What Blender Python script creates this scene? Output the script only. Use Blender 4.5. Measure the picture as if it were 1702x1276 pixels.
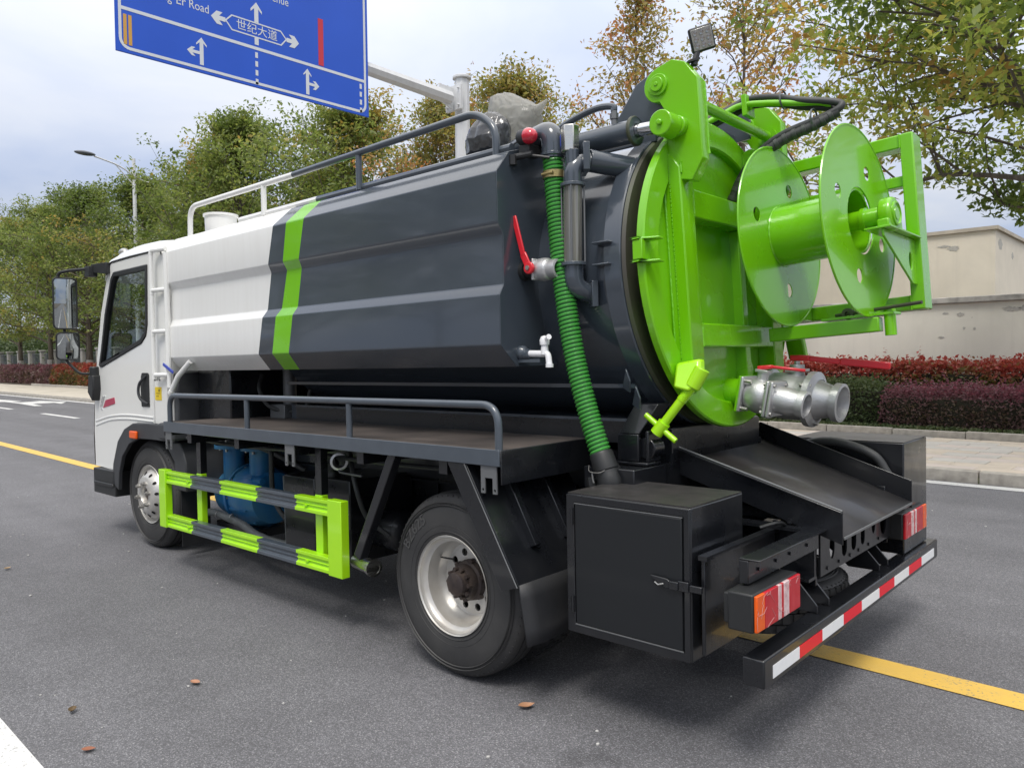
import bpy, bmesh, math, random
import numpy as np
from mathutils import Vector, Matrix, noise
from mathutils.geometry import tessellate_polygon

for _o in list(bpy.data.objects):
    bpy.data.objects.remove(_o)
SC = bpy.context.scene
COL = SC.collection
R = math.radians
V = Vector

# ------------------------------------------------------------------ camera
cam_d = bpy.data.cameras.new('camera')
cam = bpy.data.objects.new('camera', cam_d)
COL.objects.link(cam)
SC.camera = cam
cam_d.sensor_width = 36.0
cam_d.lens = 36.0 * 1279.743 / 1702.0
cam_d.clip_start = 0.05
cam_d.clip_end = 4000
_f = V((-0.68493631, 0.72777566, -0.0347109)).normalized()
_u = V((-0.01605641, 0.03255179, 0.99934107)).normalized()
_r = _f.cross(_u).normalized()
cam.matrix_world = Matrix(((_r.x, _u.x, -_f.x, 2.439954), (_r.y, _u.y, -_f.y, -2.210903),
                           (_r.z, _u.z, -_f.z, 1.377563), (0, 0, 0, 1)))

# ------------------------------------------------------------------ light: overcast daylight
SUN_EL, SUN_AZ = 60.0, -58.0          # azimuth of the direction towards the sun, from +X towards +Y
world = bpy.data.worlds.new('World')
SC.world = world
world.use_nodes = True
wn, wl = world.node_tree.nodes, world.node_tree.links
wn.clear()
wo = wn.new('ShaderNodeOutputWorld')
bg = wn.new('ShaderNodeBackground')
bg.inputs['Strength'].default_value = 0.1
sky = wn.new('ShaderNodeTexSky')
sky.sky_type = 'NISHITA'
sky.sun_disc = False
sky.sun_elevation = R(SUN_EL)
sky.sun_rotation = R(90 - SUN_AZ)
sky.air_density = 1.2
sky.dust_density = 2.0
tc = wn.new('ShaderNodeTexCoord')
sep = wn.new('ShaderNodeSeparateXYZ')
wl.new(tc.outputs['Generated'], sep.inputs[0])
addz = wn.new('ShaderNodeMath'); addz.operation = 'ADD'; addz.inputs[1].default_value = 0.22
absz = wn.new('ShaderNodeMath'); absz.operation = 'ABSOLUTE'
wl.new(sep.outputs['Z'], absz.inputs[0]); wl.new(absz.outputs[0], addz.inputs[0])
dx = wn.new('ShaderNodeMath'); dx.operation = 'DIVIDE'
dy = wn.new('ShaderNodeMath'); dy.operation = 'DIVIDE'
wl.new(sep.outputs['X'], dx.inputs[0]); wl.new(addz.outputs[0], dx.inputs[1])
wl.new(sep.outputs['Y'], dy.inputs[0]); wl.new(addz.outputs[0], dy.inputs[1])
cmb = wn.new('ShaderNodeCombineXYZ')
wl.new(dx.outputs[0], cmb.inputs[0]); wl.new(dy.outputs[0], cmb.inputs[1])
cl = wn.new('ShaderNodeTexNoise'); cl.inputs['Scale'].default_value = 1.25
cl.inputs['Detail'].default_value = 7; cl.inputs['Roughness'].default_value = 0.5; cl.inputs['Distortion'].default_value = 0.5
wl.new(cmb.outputs[0], cl.inputs['Vector'])
cr = wn.new('ShaderNodeValToRGB')
cr.color_ramp.elements[0].position = 0.36; cr.color_ramp.elements[0].color = (4.1, 5.2, 7.8, 1)
cr.color_ramp.elements[1].position = 0.66; cr.color_ramp.elements[1].color = (7.6, 8.0, 8.9, 1)
_e = cr.color_ramp.elements.new(0.52); _e.color = (5.9, 6.7, 8.5, 1)
wl.new(cl.outputs['Fac'], cr.inputs[0])
mixs = wn.new('ShaderNodeMix'); mixs.data_type = 'RGBA'; mixs.inputs['Factor'].default_value = 0.88
wl.new(sky.outputs[0], mixs.inputs[6]); wl.new(cr.outputs[0], mixs.inputs[7])
# an overcast sky is brighter overhead than at the horizon
zen = wn.new('ShaderNodeMath'); zen.operation = 'MULTIPLY_ADD'; zen.inputs[1].default_value = 1.55; zen.inputs[2].default_value = 0.50
zmx = wn.new('ShaderNodeMath'); zmx.operation = 'MAXIMUM'; zmx.inputs[1].default_value = 0.0
wl.new(sep.outputs['Z'], zmx.inputs[0]); wl.new(zmx.outputs[0], zen.inputs[0])
zsc = wn.new('ShaderNodeVectorMath'); zsc.operation = 'SCALE'
whi = wn.new('ShaderNodeMix'); whi.data_type = 'RGBA'; whi.inputs[7].default_value = (7.2, 6.95, 6.6, 1)   # whiter cloud overhead
wl.new(zmx.outputs[0], whi.inputs['Factor']); wl.new(mixs.outputs[2], whi.inputs[6])
wl.new(whi.outputs[2], zsc.inputs[0]); wl.new(zen.outputs[0], zsc.inputs['Scale'])
wl.new(zsc.outputs[0], bg.inputs['Color']); wl.new(bg.outputs[0], wo.inputs['Surface'])

sun_d = bpy.data.lights.new('sun', 'SUN')
sun_d.energy = 1.5
sun_d.angle = R(18)
sun_d.color = (1.0, 0.96, 0.9)
sun = bpy.data.objects.new('sun', sun_d)
COL.objects.link(sun)
_sd = V((math.cos(R(SUN_EL)) * math.cos(R(SUN_AZ)), math.cos(R(SUN_EL)) * math.sin(R(SUN_AZ)), math.sin(R(SUN_EL))))
sun.rotation_euler = _sd.to_track_quat('Z', 'Y').to_euler()
sun.location = (0, 0, 30)

SC.view_settings.view_transform = 'Standard'
SC.view_settings.look = 'None'
SC.view_settings.gamma = 1.0
SC.view_settings.exposure = 0.46
SC.view_settings.use_curve_mapping = False

# ------------------------------------------------------------------ materials
def mat(name, col, rough=0.5, metal=0.0, coat=0.0, spec=0.5, noise_amt=0.0, nscale=8.0, bump=0.0, bscale=120.0,
        rvar=0.0, col2=None, detail=4.0, stretch=None, coat_rough=0.06):
    m = bpy.data.materials.new(name)
    m.use_nodes = True
    nt = m.node_tree; N = nt.nodes; L = nt.links
    b = N['Principled BSDF']
    b.inputs['Base Color'].default_value = (*col, 1)
    b.inputs['Roughness'].default_value = rough
    b.inputs['Metallic'].default_value = metal
    b.inputs['Coat Weight'].default_value = coat
    b.inputs['Coat Roughness'].default_value = coat_rough
    b.inputs['Specular IOR Level'].default_value = spec
    if noise_amt or rvar or bump:
        t = N.new('ShaderNodeTexCoord'); src = t.outputs['Object']
        if stretch:
            mp = N.new('ShaderNodeMapping'); mp.inputs['Scale'].default_value = stretch
            L.new(src, mp.inputs[0]); src = mp.outputs[0]
        n = N.new('ShaderNodeTexNoise'); n.inputs['Scale'].default_value = nscale; n.inputs['Detail'].default_value = detail
        L.new(src, n.inputs['Vector'])
        if noise_amt:
            c2 = col2 or tuple(min(1, c * 1.6 + 0.02) for c in col)
            mr = N.new('ShaderNodeMapRange'); mr.inputs[1].default_value = 0.38; mr.inputs[2].default_value = 0.75
            mr.inputs[3].default_value = 0.0; mr.inputs[4].default_value = noise_amt
            L.new(n.outputs['Fac'], mr.inputs[0])
            mx = N.new('ShaderNodeMix'); mx.data_type = 'RGBA'
            mx.inputs[6].default_value = (*col, 1); mx.inputs[7].default_value = (*c2, 1)
            L.new(mr.outputs[0], mx.inputs['Factor']); L.new(mx.outputs[2], b.inputs['Base Color'])
        if rvar:
            mr2 = N.new('ShaderNodeMapRange'); mr2.inputs[1].default_value = 0.3; mr2.inputs[2].default_value = 0.7
            mr2.inputs[3].default_value = max(0.02, rough - rvar); mr2.inputs[4].default_value = rough + rvar
            L.new(n.outputs['Fac'], mr2.inputs[0]); L.new(mr2.outputs[0], b.inputs['Roughness'])
        if bump:
            n2 = N.new('ShaderNodeTexNoise'); n2.inputs['Scale'].default_value = bscale; n2.inputs['Detail'].default_value = 3
            L.new(src, n2.inputs['Vector'])
            bp = N.new('ShaderNodeBump'); bp.inputs['Strength'].default_value = bump; bp.inputs['Distance'].default_value = 0.01
            L.new(n2.outputs['Fac'], bp.inputs['Height']); L.new(bp.outputs[0], b.inputs['Normal'])
    return m

GREEN = (0.175, 0.52, 0.004)
M = {}
M['white'] = mat('white_paint', (0.80, 0.80, 0.78), 0.32, coat=0.35, noise_amt=0.35, col2=(0.70, 0.69, 0.66), nscale=3, stretch=(9, 9, 0.6), bump=0.012, bscale=5)
M['cabwhite'] = mat('cab_white_paint', (0.80, 0.80, 0.77), 0.22, coat=0.6, bump=0.01, bscale=3)
M['grey'] = mat('slate_grey_paint', (0.050, 0.062, 0.079), 0.2, spec=0.5, coat=0.7, noise_amt=0.10, nscale=2.5, bump=0.025, bscale=2.2, rvar=0.05)
M['greyf'] = mat('slate_grey_steel_paint', (0.060, 0.074, 0.092), 0.28, coat=0.5, noise_amt=0.25, nscale=9, bump=0.05, bscale=30)
M['green'] = mat('lime_green_paint', GREEN, 0.26, coat=0.5, noise_amt=0.22, col2=(0.145, 0.44, 0.005), nscale=3, bump=0.03, bscale=4, rvar=0.06)
M['lime'] = mat('yellow_green_paint', (0.38, 0.77, 0.008), 0.3, coat=0.4, noise_amt=0.12, nscale=5, bump=0.03, bscale=20)
M['black'] = mat('black_chassis_paint', (0.008, 0.009, 0.0115), 0.30, coat=0.35, noise_amt=0.22, col2=(0.024, 0.024, 0.024), nscale=5, bump=0.05, bscale=25, rvar=0.1)
M['blacktop'] = mat('dusty_black_paint', (0.030, 0.028, 0.028), 0.42, coat=0.2, noise_amt=0.6, col2=(0.062, 0.056, 0.053), nscale=7, rvar=0.05, bump=0.02, bscale=30, detail=8)
M['lid'] = mat('stained_box_lid', (0.050, 0.046, 0.045), 0.42, coat=0.15, noise_amt=1.0, col2=(0.018, 0.018, 0.018), nscale=9, rvar=0.12, bump=0.03, bscale=40, detail=6)
M['deck'] = mat('dusty_deck', (0.050, 0.044, 0.042), 0.5, noise_amt=0.9, col2=(0.15, 0.125, 0.11), nscale=2.2, bump=0.1, bscale=60, detail=8)
M['plastic'] = mat('black_plastic', (0.018, 0.019, 0.020), 0.48, bump=0.06, bscale=300)
M['fender'] = mat('grey_black_fender_plastic', (0.036, 0.038, 0.042), 0.5, bump=0.08, bscale=260, noise_amt=0.3, nscale=4)
M['rubber'] = mat('tyre_rubber', (0.028, 0.028, 0.029), 0.62, noise_amt=0.6, col2=(0.075, 0.073, 0.070), nscale=4, bump=0.08, bscale=90, detail=7)
M['flap'] = mat('mud_flap_rubber', (0.020, 0.021, 0.024), 0.55, noise_amt=0.5, col2=(0.045, 0.045, 0.045), nscale=5, bump=0.05, bscale=20)
M['steelwheel'] = mat('silver_wheel_paint', (0.62, 0.61, 0.58), 0.36, metal=0.5, noise_amt=0.7, col2=(0.40, 0.36, 0.31), nscale=7, bump=0.04, bscale=50, detail=7)
M['alu'] = mat('cast_aluminium', (0.60, 0.60, 0.60), 0.42, metal=0.7, noise_amt=0.5, col2=(0.48, 0.49, 0.50), nscale=9, bump=0.12, bscale=140)
M['chrome'] = mat('chromed_rod', (0.72, 0.73, 0.75), 0.12, metal=1.0)
M['stain'] = mat('stainless_steel', (0.55, 0.54, 0.50), 0.28, metal=1.0, rvar=0.1, nscale=5, stretch=(1, 1, 9))
M['darkhub'] = mat('greasy_hub_iron', (0.045, 0.035, 0.034), 0.5, metal=0.4, noise_amt=0.7, col2=(0.12, 0.09, 0.07), nscale=14, bump=0.2, bscale=60)
M['red'] = mat('red_lever_plastic', (0.66, 0.016, 0.028), 0.35, coat=0.3)
M['bluepump'] = mat('blue_pump_paint', (0.02, 0.17, 0.42), 0.34, noise_amt=0.7, col2=(0.10, 0.26, 0.33), nscale=6, bump=0.1, bscale=40, detail=7)
M['bluelever'] = mat('blue_lever_sleeve', (0.05, 0.08, 0.42), 0.35)
M['hose'] = mat('rubber_hose', (0.035, 0.037, 0.038), 0.5, noise_amt=0.5, col2=(0.075, 0.075, 0.072), nscale=20, bump=0.06, bscale=60)
M['greyhose'] = mat('grey_hose', (0.11, 0.12, 0.125), 0.5, noise_amt=0.5, nscale=12)
M['greenhose'] = mat('green_corrugated_hose', (0.055, 0.30, 0.045), 0.3, coat=0.2)
M['greenhosed'] = mat('dark_green_hose_web', (0.02, 0.13, 0.025), 0.4)
M['greyplate'] = mat('bare_bracket_steel', (0.16, 0.165, 0.17), 0.4, metal=0.3)
M['amber'] = mat('amber_lens', (0.80, 0.11, 0.008), 0.3, coat=0.2, spec=0.3)
M['redlens'] = mat('red_lens', (0.48, 0.006, 0.018), 0.3, coat=0.2, spec=0.3, noise_amt=0.3, col2=(0.62, 0.10, 0.10), nscale=30, stretch=(1, 1, 0.35))
M['whitelens'] = mat('clear_lens', (0.72, 0.56, 0.56), 0.25, coat=0.3, noise_amt=0.7, col2=(0.5, 0.2, 0.22), nscale=40)
M['reflred'] = mat('red_reflector_tape', (0.80, 0.012, 0.03), 0.4, coat=0.05, spec=0.3)
M['reflwhite'] = mat('white_reflector_tape', (0.84, 0.85, 0.86), 0.4, coat=0.05, noise_amt=0.2, nscale=60)
M['yellowst'] = mat('yellow_sticker', (0.75, 0.55, 0.02), 0.4)
M['lens'] = mat('lamp_lens', (0.40, 0.40, 0.38), 0.1, metal=0.3, coat=1.0, noise_amt=0.7, col2=(0.15, 0.15, 0.15), nscale=60)
M['beaconred'] = mat('beacon_lens', (0.55, 0.008, 0.03), 0.1, coat=1.0)
M['overspray'] = mat('oversprayed_gasket', (0.055, 0.05, 0.04), 0.5, noise_amt=0.8, col2=(0.07, 0.11, 0.03), nscale=2.5)
M['bag'] = mat('grey_translucent_plastic', (0.52, 0.51, 0.485), 0.34, coat=0.25, noise_amt=0.6, col2=(0.34, 0.335, 0.32), nscale=6, bump=0.35, bscale=26)
def film_mat(name, col, see, trans):
    m = bpy.data.materials.new(name); m.use_nodes = True
    N, L = m.node_tree.nodes, m.node_tree.links; b = N['Principled BSDF']; out = N['Material Output']
    b.inputs['Base Color'].default_value = (*col, 1); b.inputs['Roughness'].default_value = 0.32; b.inputs['Coat Weight'].default_value = 0.3
    t = N.new('ShaderNodeTexCoord'); n = N.new('ShaderNodeTexNoise'); n.inputs['Scale'].default_value = 28; n.inputs['Detail'].default_value = 4; n.inputs['Distortion'].default_value = 1.5
    L.new(t.outputs['Object'], n.inputs['Vector'])
    bp = N.new('ShaderNodeBump'); bp.inputs['Strength'].default_value = 0.5; bp.inputs['Distance'].default_value = 0.012
    L.new(n.outputs['Fac'], bp.inputs['Height']); L.new(bp.outputs[0], b.inputs['Normal'])
    tl = N.new('ShaderNodeBsdfTranslucent'); tl.inputs[0].default_value = (*[min(1, c * 1.5) for c in col], 1)
    tp = N.new('ShaderNodeBsdfTransparent'); tp.inputs[0].default_value = (0.9, 0.9, 0.88, 1)
    m1 = N.new('ShaderNodeMixShader'); m1.inputs[0].default_value = trans; m2 = N.new('ShaderNodeMixShader'); m2.inputs[0].default_value = see
    L.new(b.outputs[0], m1.inputs[1]); L.new(tl.outputs[0], m1.inputs[2]); L.new(m1.outputs[0], m2.inputs[1]); L.new(tp.outputs[0], m2.inputs[2]); L.new(m2.outputs[0], out.inputs[0])
    return m
M['bag'] = film_mat('grey_plastic_film', (0.46, 0.455, 0.43), 0.40, 0.45)
M['bagdark'] = mat('dark_plastic_wrap', (0.05, 0.052, 0.056), 0.25, coat=0.5, bump=0.5, bscale=22)
M['seat'] = mat('seat_fabric', (0.05, 0.052, 0.055), 0.8)
M['tap'] = mat('white_tap_plastic', (0.80, 0.80, 0.82), 0.3, coat=0.3)
M['brass'] = mat('brass_clamp', (0.45, 0.36, 0.16), 0.35, metal=0.8)
M['badge'] = mat('red_badge', (0.42, 0.03, 0.08), 0.3, coat=0.4)
M['zinc'] = mat('zinc_bolt', (0.45, 0.44, 0.42), 0.4, metal=0.9, bump=0.1)

def glass_mat(name, tint, rough=0.0, alpha=0.2):
    m = bpy.data.materials.new(name); m.use_nodes = True
    N, L = m.node_tree.nodes, m.node_tree.links
    N.clear()
    o = N.new('ShaderNodeOutputMaterial')
    tr = N.new('ShaderNodeBsdfTransparent'); tr.inputs[0].default_value = (*tint, 1)
    gl = N.new('ShaderNodeBsdfGlossy'); gl.inputs['Roughness'].default_value = rough
    fr = N.new('ShaderNodeFresnel'); fr.inputs[0].default_value = 1.5
    mx = N.new('ShaderNodeMixShader')
    ge = N.new('ShaderNodeNewGeometry'); io = N.new('ShaderNodeMapRange')
    io.inputs[3].default_value = 1.5; io.inputs[4].default_value = 1 / 1.5      # the same sheet from both sides
    L.new(ge.outputs['Backfacing'], io.inputs[0]); L.new(io.outputs[0], fr.inputs[0])
    L.new(fr.outputs[0], mx.inputs[0]); L.new(tr.outputs[0], mx.inputs[1]); L.new(gl.outputs[0], mx.inputs[2])
    L.new(mx.outputs[0], o.inputs[0])
    return m
M['glass'] = glass_mat('cab_glass', (0.80, 0.85, 0.83))
M['tube'] = mat('sight_glass_tube', (0.17, 0.165, 0.15), 0.12, metal=0.35, coat=0.8, noise_amt=0.7, col2=(0.36, 0.35, 0.31), nscale=16, stretch=(6, 6, 0.15))
M['mirror'] = mat('mirror_glass', (0.50, 0.53, 0.53), 0.02, metal=1.0)

# ------------------------------------------------------------------ mesh builder
def frame_from(d):
    d = V(d).normalized()
    a = V((0, 0, 1)) if abs(d.z) < 0.9 else V((1, 0, 0))
    x = a.cross(d).normalized()
    return x, d.cross(x).normalized(), d

class MB:
    def __init__(s):
        s.v, s.f, s.m = [], [], []
    def add(s, vs, fs, mi=0):
        o = len(s.v)
        s.v += [tuple(p) for p in vs]
        s.f += [tuple(i + o for i in f) for f in fs]
        s.m += [mi] * len(fs)
        return s
    def box(s, x0, x1, y0, y1, z0, z1, mi=0):
        vs = [(x, y, z) for x in (x0, x1) for y in (y0, y1) for z in (z0, z1)]
        return s.add(vs, [(0, 1, 3, 2), (4, 6, 7, 5), (0, 4, 5, 1), (2, 3, 7, 6), (0, 2, 6, 4), (1, 5, 7, 3)], mi)
    def obox(s, c, ax, ay, az, mi=0):
        c, ax, ay, az = V(c), V(ax), V(ay), V(az)
        vs = [c + ax * i + ay * j + az * k for i in (-1, 1) for j in (-1, 1) for k in (-1, 1)]
        return s.add(vs, [(0, 1, 3, 2), (4, 6, 7, 5), (0, 4, 5, 1), (2, 3, 7, 6), (0, 2, 6, 4), (1, 5, 7, 3)], mi)
    def bar(s, a, b, w, h, up=(0, 0, 1), mi=0):
        a, b = V(a), V(b); d = (b - a).normalized()
        y = V(up).cross(d).normalized(); z = d.cross(y).normalized()
        return s.obox((a + b) / 2, d * ((b - a).length / 2), y * (w / 2), z * (h / 2), mi)
    def prism(s, pts, ext, mi=0):
        pts = [V(p) for p in pts]; e = V(ext); n = len(pts)
        fs = [tuple(range(n)), tuple(range(2 * n - 1, n - 1, -1))]
        fs += [(i, i + n, (i + 1) % n + n, (i + 1) % n) for i in range(n)]
        return s.add(pts + [p + e for p in pts], fs, mi)
    def cyl(s, a, b, r, r2=None, n=24, caps=True, mi=0):
        a, b = V(a), V(b); r2 = r if r2 is None else r2
        x, y, d = frame_from(b - a)
        vs = []
        for c, q in ((a, r), (b, r2)):
            vs += [c + (x * math.cos(t) + y * math.sin(t)) * q for t in (2 * math.pi * i / n for i in range(n))]
        fs = [(i, (i + 1) % n, (i + 1) % n + n, i + n) for i in range(n)]
        if caps:
            fs += [tuple(range(n - 1, -1, -1)), tuple(range(n, 2 * n))]
        return s.add(vs, fs, mi)
    def lathe(s, o, d, prof, n=32, mi=0, closed=False):
        """prof: list of (h along d, r)"""
        o = V(o); x, y, d = frame_from(d)
        vs, fs = [], []
        for h, r in prof:
            vs += [o + d * h + (x * math.cos(t) + y * math.sin(t)) * max(r, 1e-5) for t in (2 * math.pi * i / n for i in range(n))]
        k = len(prof)
        for j in range(k if closed else k - 1):
            a, b = j * n, ((j + 1) % k) * n
            fs += [(a + i, a + (i + 1) % n, b + (i + 1) % n, b + i) for i in range(n)]
        return s.add(vs, fs, mi)
    def tube(s, pts, r, n=12, caps=True, mi=0, closed=False):
        pts = [V(p) for p in pts]; k = len(pts)
        tang = []
        for i in range(k):
            a = pts[i - 1] if (i > 0 or closed) else pts[0]
            b = pts[(i + 1) % k] if (i < k - 1 or closed) else pts[-1]
            tang.append((b - a).normalized())
        x, _, _ = frame_from(tang[0])
        vs = []
        for i in range(k):
            t = tang[i]
            x = (x - t * x.dot(t)).normalized(); y = t.cross(x)
            rr = r[i] if isinstance(r, (list, tuple)) else r
            vs += [pts[i] + (x * math.cos(a) + y * math.sin(a)) * rr for a in (2 * math.pi * j / n for j in range(n))]
        fs = []
        for i in range(k if closed else k - 1):
            a, b = i * n, ((i + 1) % k) * n
            fs += [(a + j, a + (j + 1) % n, b + (j + 1) % n, b + j) for j in range(n)]
        if caps and not closed:
            fs += [tuple(range(n - 1, -1, -1)), tuple(range((k - 1) * n, k * n))]
        return s.add(vs, fs, mi)
    def plate(s, outline, holes, o, ux, uy, t, mi=0):
        """flat sheet with holes; outline in 2D; thickness t along ux x uy, starting at the plane of o"""
        o, ux, uy = V(o), V(ux), V(uy); n = ux.cross(uy).normalized()
        loops = [outline] + list(holes)
        tri = tessellate_polygon([[V((p[0], p[1], 0)) for p in l] for l in loops])
        flat = [p for l in loops for p in l]; k = len(flat)
        top = [o + ux * p[0] + uy * p[1] + n * t for p in flat]; bot = [o + ux * p[0] + uy * p[1] for p in flat]
        fs = []
        for a, b, c in tri:
            pa, pb, pc = flat[a], flat[b], flat[c]
            cr_ = (pb[0] - pa[0]) * (pc[1] - pa[1]) - (pb[1] - pa[1]) * (pc[0] - pa[0])
            if cr_ < 0: b, c = c, b
            fs += [(a, b, c), (a + k, c + k, b + k)]
        i0 = 0
        for l in loops:
            m_ = len(l)
            for i in range(m_):
                a, b = i0 + i, i0 + (i + 1) % m_
                fs.append((a, a + k, b + k, b))
            i0 += m_
        return s.add(top + bot, fs, mi)
    def sphere(s, c, r, sx=1, sy=1, sz=1, n=20, mi=0):
        c = V(c); k = n // 2
        vs, fs = [], []
        for j in range(k + 1):
            p = math.pi * j / k
            vs += [c + V((math.sin(p) * math.cos(t) * r * sx, math.sin(p) * math.sin(t) * r * sy, math.cos(p) * r * sz)) for t in (2 * math.pi * i / n for i in range(n))]
        for j in range(k):
            fs += [(j * n + i, (j + 1) * n + i, (j + 1) * n + (i + 1) % n, j * n + (i + 1) % n) for i in range(n)]
        return s.add(vs, fs, mi)
    def build(s, name, mats, parent=None, bevel=0.0, smooth=True, angle=35, loc=None, seg=2):
        me = bpy.data.meshes.new(name)
        me.from_pydata(s.v, [], s.f)
        for mm in (mats if isinstance(mats, (list, tuple)) else [mats]):
            me.materials.append(mm)
        if len(me.materials) > 1:
            me.polygons.foreach_set('material_index', s.m)
        # consistent outward normals
        bm = bmesh.new(); bm.from_mesh(me); bmesh.ops.recalc_face_normals(bm, faces=bm.faces); bm.to_mesh(me); bm.free()
        if smooth:
            me.shade_smooth(); me.set_sharp_from_angle(angle=R(angle))
        ob = bpy.data.objects.new(name, me)
        COL.objects.link(ob)
        if parent: ob.parent = parent
        if loc: ob.location = loc
        if bevel:
            bv = ob.modifiers.new('bevel', 'BEVEL'); bv.width = bevel; bv.segments = seg; bv.limit_method = 'ANGLE'; bv.angle_limit = R(32)
            bv.harden_normals = False
        return ob

def tag(o, label=None, cat=None, group=None, kind=None):
    if label: o['label'] = label
    if cat: o['category'] = cat
    if group: o['group'] = group
    if kind: o['kind'] = kind
    return o
def empty(name, loc=(0, 0, 0), parent=None):
    o = bpy.data.objects.new(name, None); COL.objects.link(o); o.location = loc
    o.empty_display_size = 0.2
    if parent: o.parent = parent
    return o
def fillet(pts, r, seg=6):
    pts = [V(p) for p in pts]; out = [pts[0]]
    for i in range(1, len(pts) - 1):
        a, b, c = pts[i - 1], pts[i], pts[i + 1]
        d1, d2 = (a - b), (c - b)
        q = min(r, d1.length * 0.48, d2.length * 0.48)
        p0, p1 = b + d1.normalized() * q, b + d2.normalized() * q
        for k in range(seg + 1):
            t = k / seg
            out.append(p0 * (1 - t) ** 2 + b * 2 * t * (1 - t) + p1 * t * t)
    return out + [pts[-1]]
def spline(pts, k=8):
    pts = [V(p) for p in pts]; out = []
    P = [pts[0] * 2 - pts[1]] + pts + [pts[-1] * 2 - pts[-2]]
    for i in range(1, len(P) - 2):
        a, b, c, d = P[i - 1], P[i], P[i + 1], P[i + 2]
        for j in range(k):
            t = j / k
            out.append(0.5 * ((2 * b) + (c - a) * t + (2 * a - 5 * b + 4 * c - d) * t * t + (3 * b - a - 3 * c + d) * t ** 3))
    return out + [pts[-1]]
def circ2(cx, cy, r, n=24, ry=None, a0=0):
    ry = r if ry is None else ry
    return [(cx + r * math.cos(a0 + 2 * math.pi * i / n), cy + ry * math.sin(a0 + 2 * math.pi * i / n)) for i in range(n)]
def slot2(cx, cy, hw, hh, n=6):
    """vertical slot with round ends"""
    o = []
    for i in range(n + 1):
        t = math.pi * i / n; o.append((cx + hw * math.cos(t), cy + hh - hw + hw * math.sin(t)))
    for i in range(n + 1):
        t = math.pi + math.pi * i / n; o.append((cx + hw * math.cos(t), cy - hh + hw + hw * math.sin(t)))
    return o
def text_mesh(body, size, extrude=0.0):
    c = bpy.data.curves.new('lettering', 'FONT'); c.body = body; c.size = size; c.extrude = extrude
    c.resolution_u = 3
    o = bpy.data.objects.new('lettering', c); COL.objects.link(o)
    bpy.context.view_layer.update()
    me = bpy.data.meshes.new_from_object(o.evaluated_get(bpy.context.evaluated_depsgraph_get()))
    bpy.data.objects.remove(o); bpy.data.curves.remove(c)
    return me
# ================================================================== THE SETTING
rng = np.random.default_rng(7)
random.seed(7)

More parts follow.
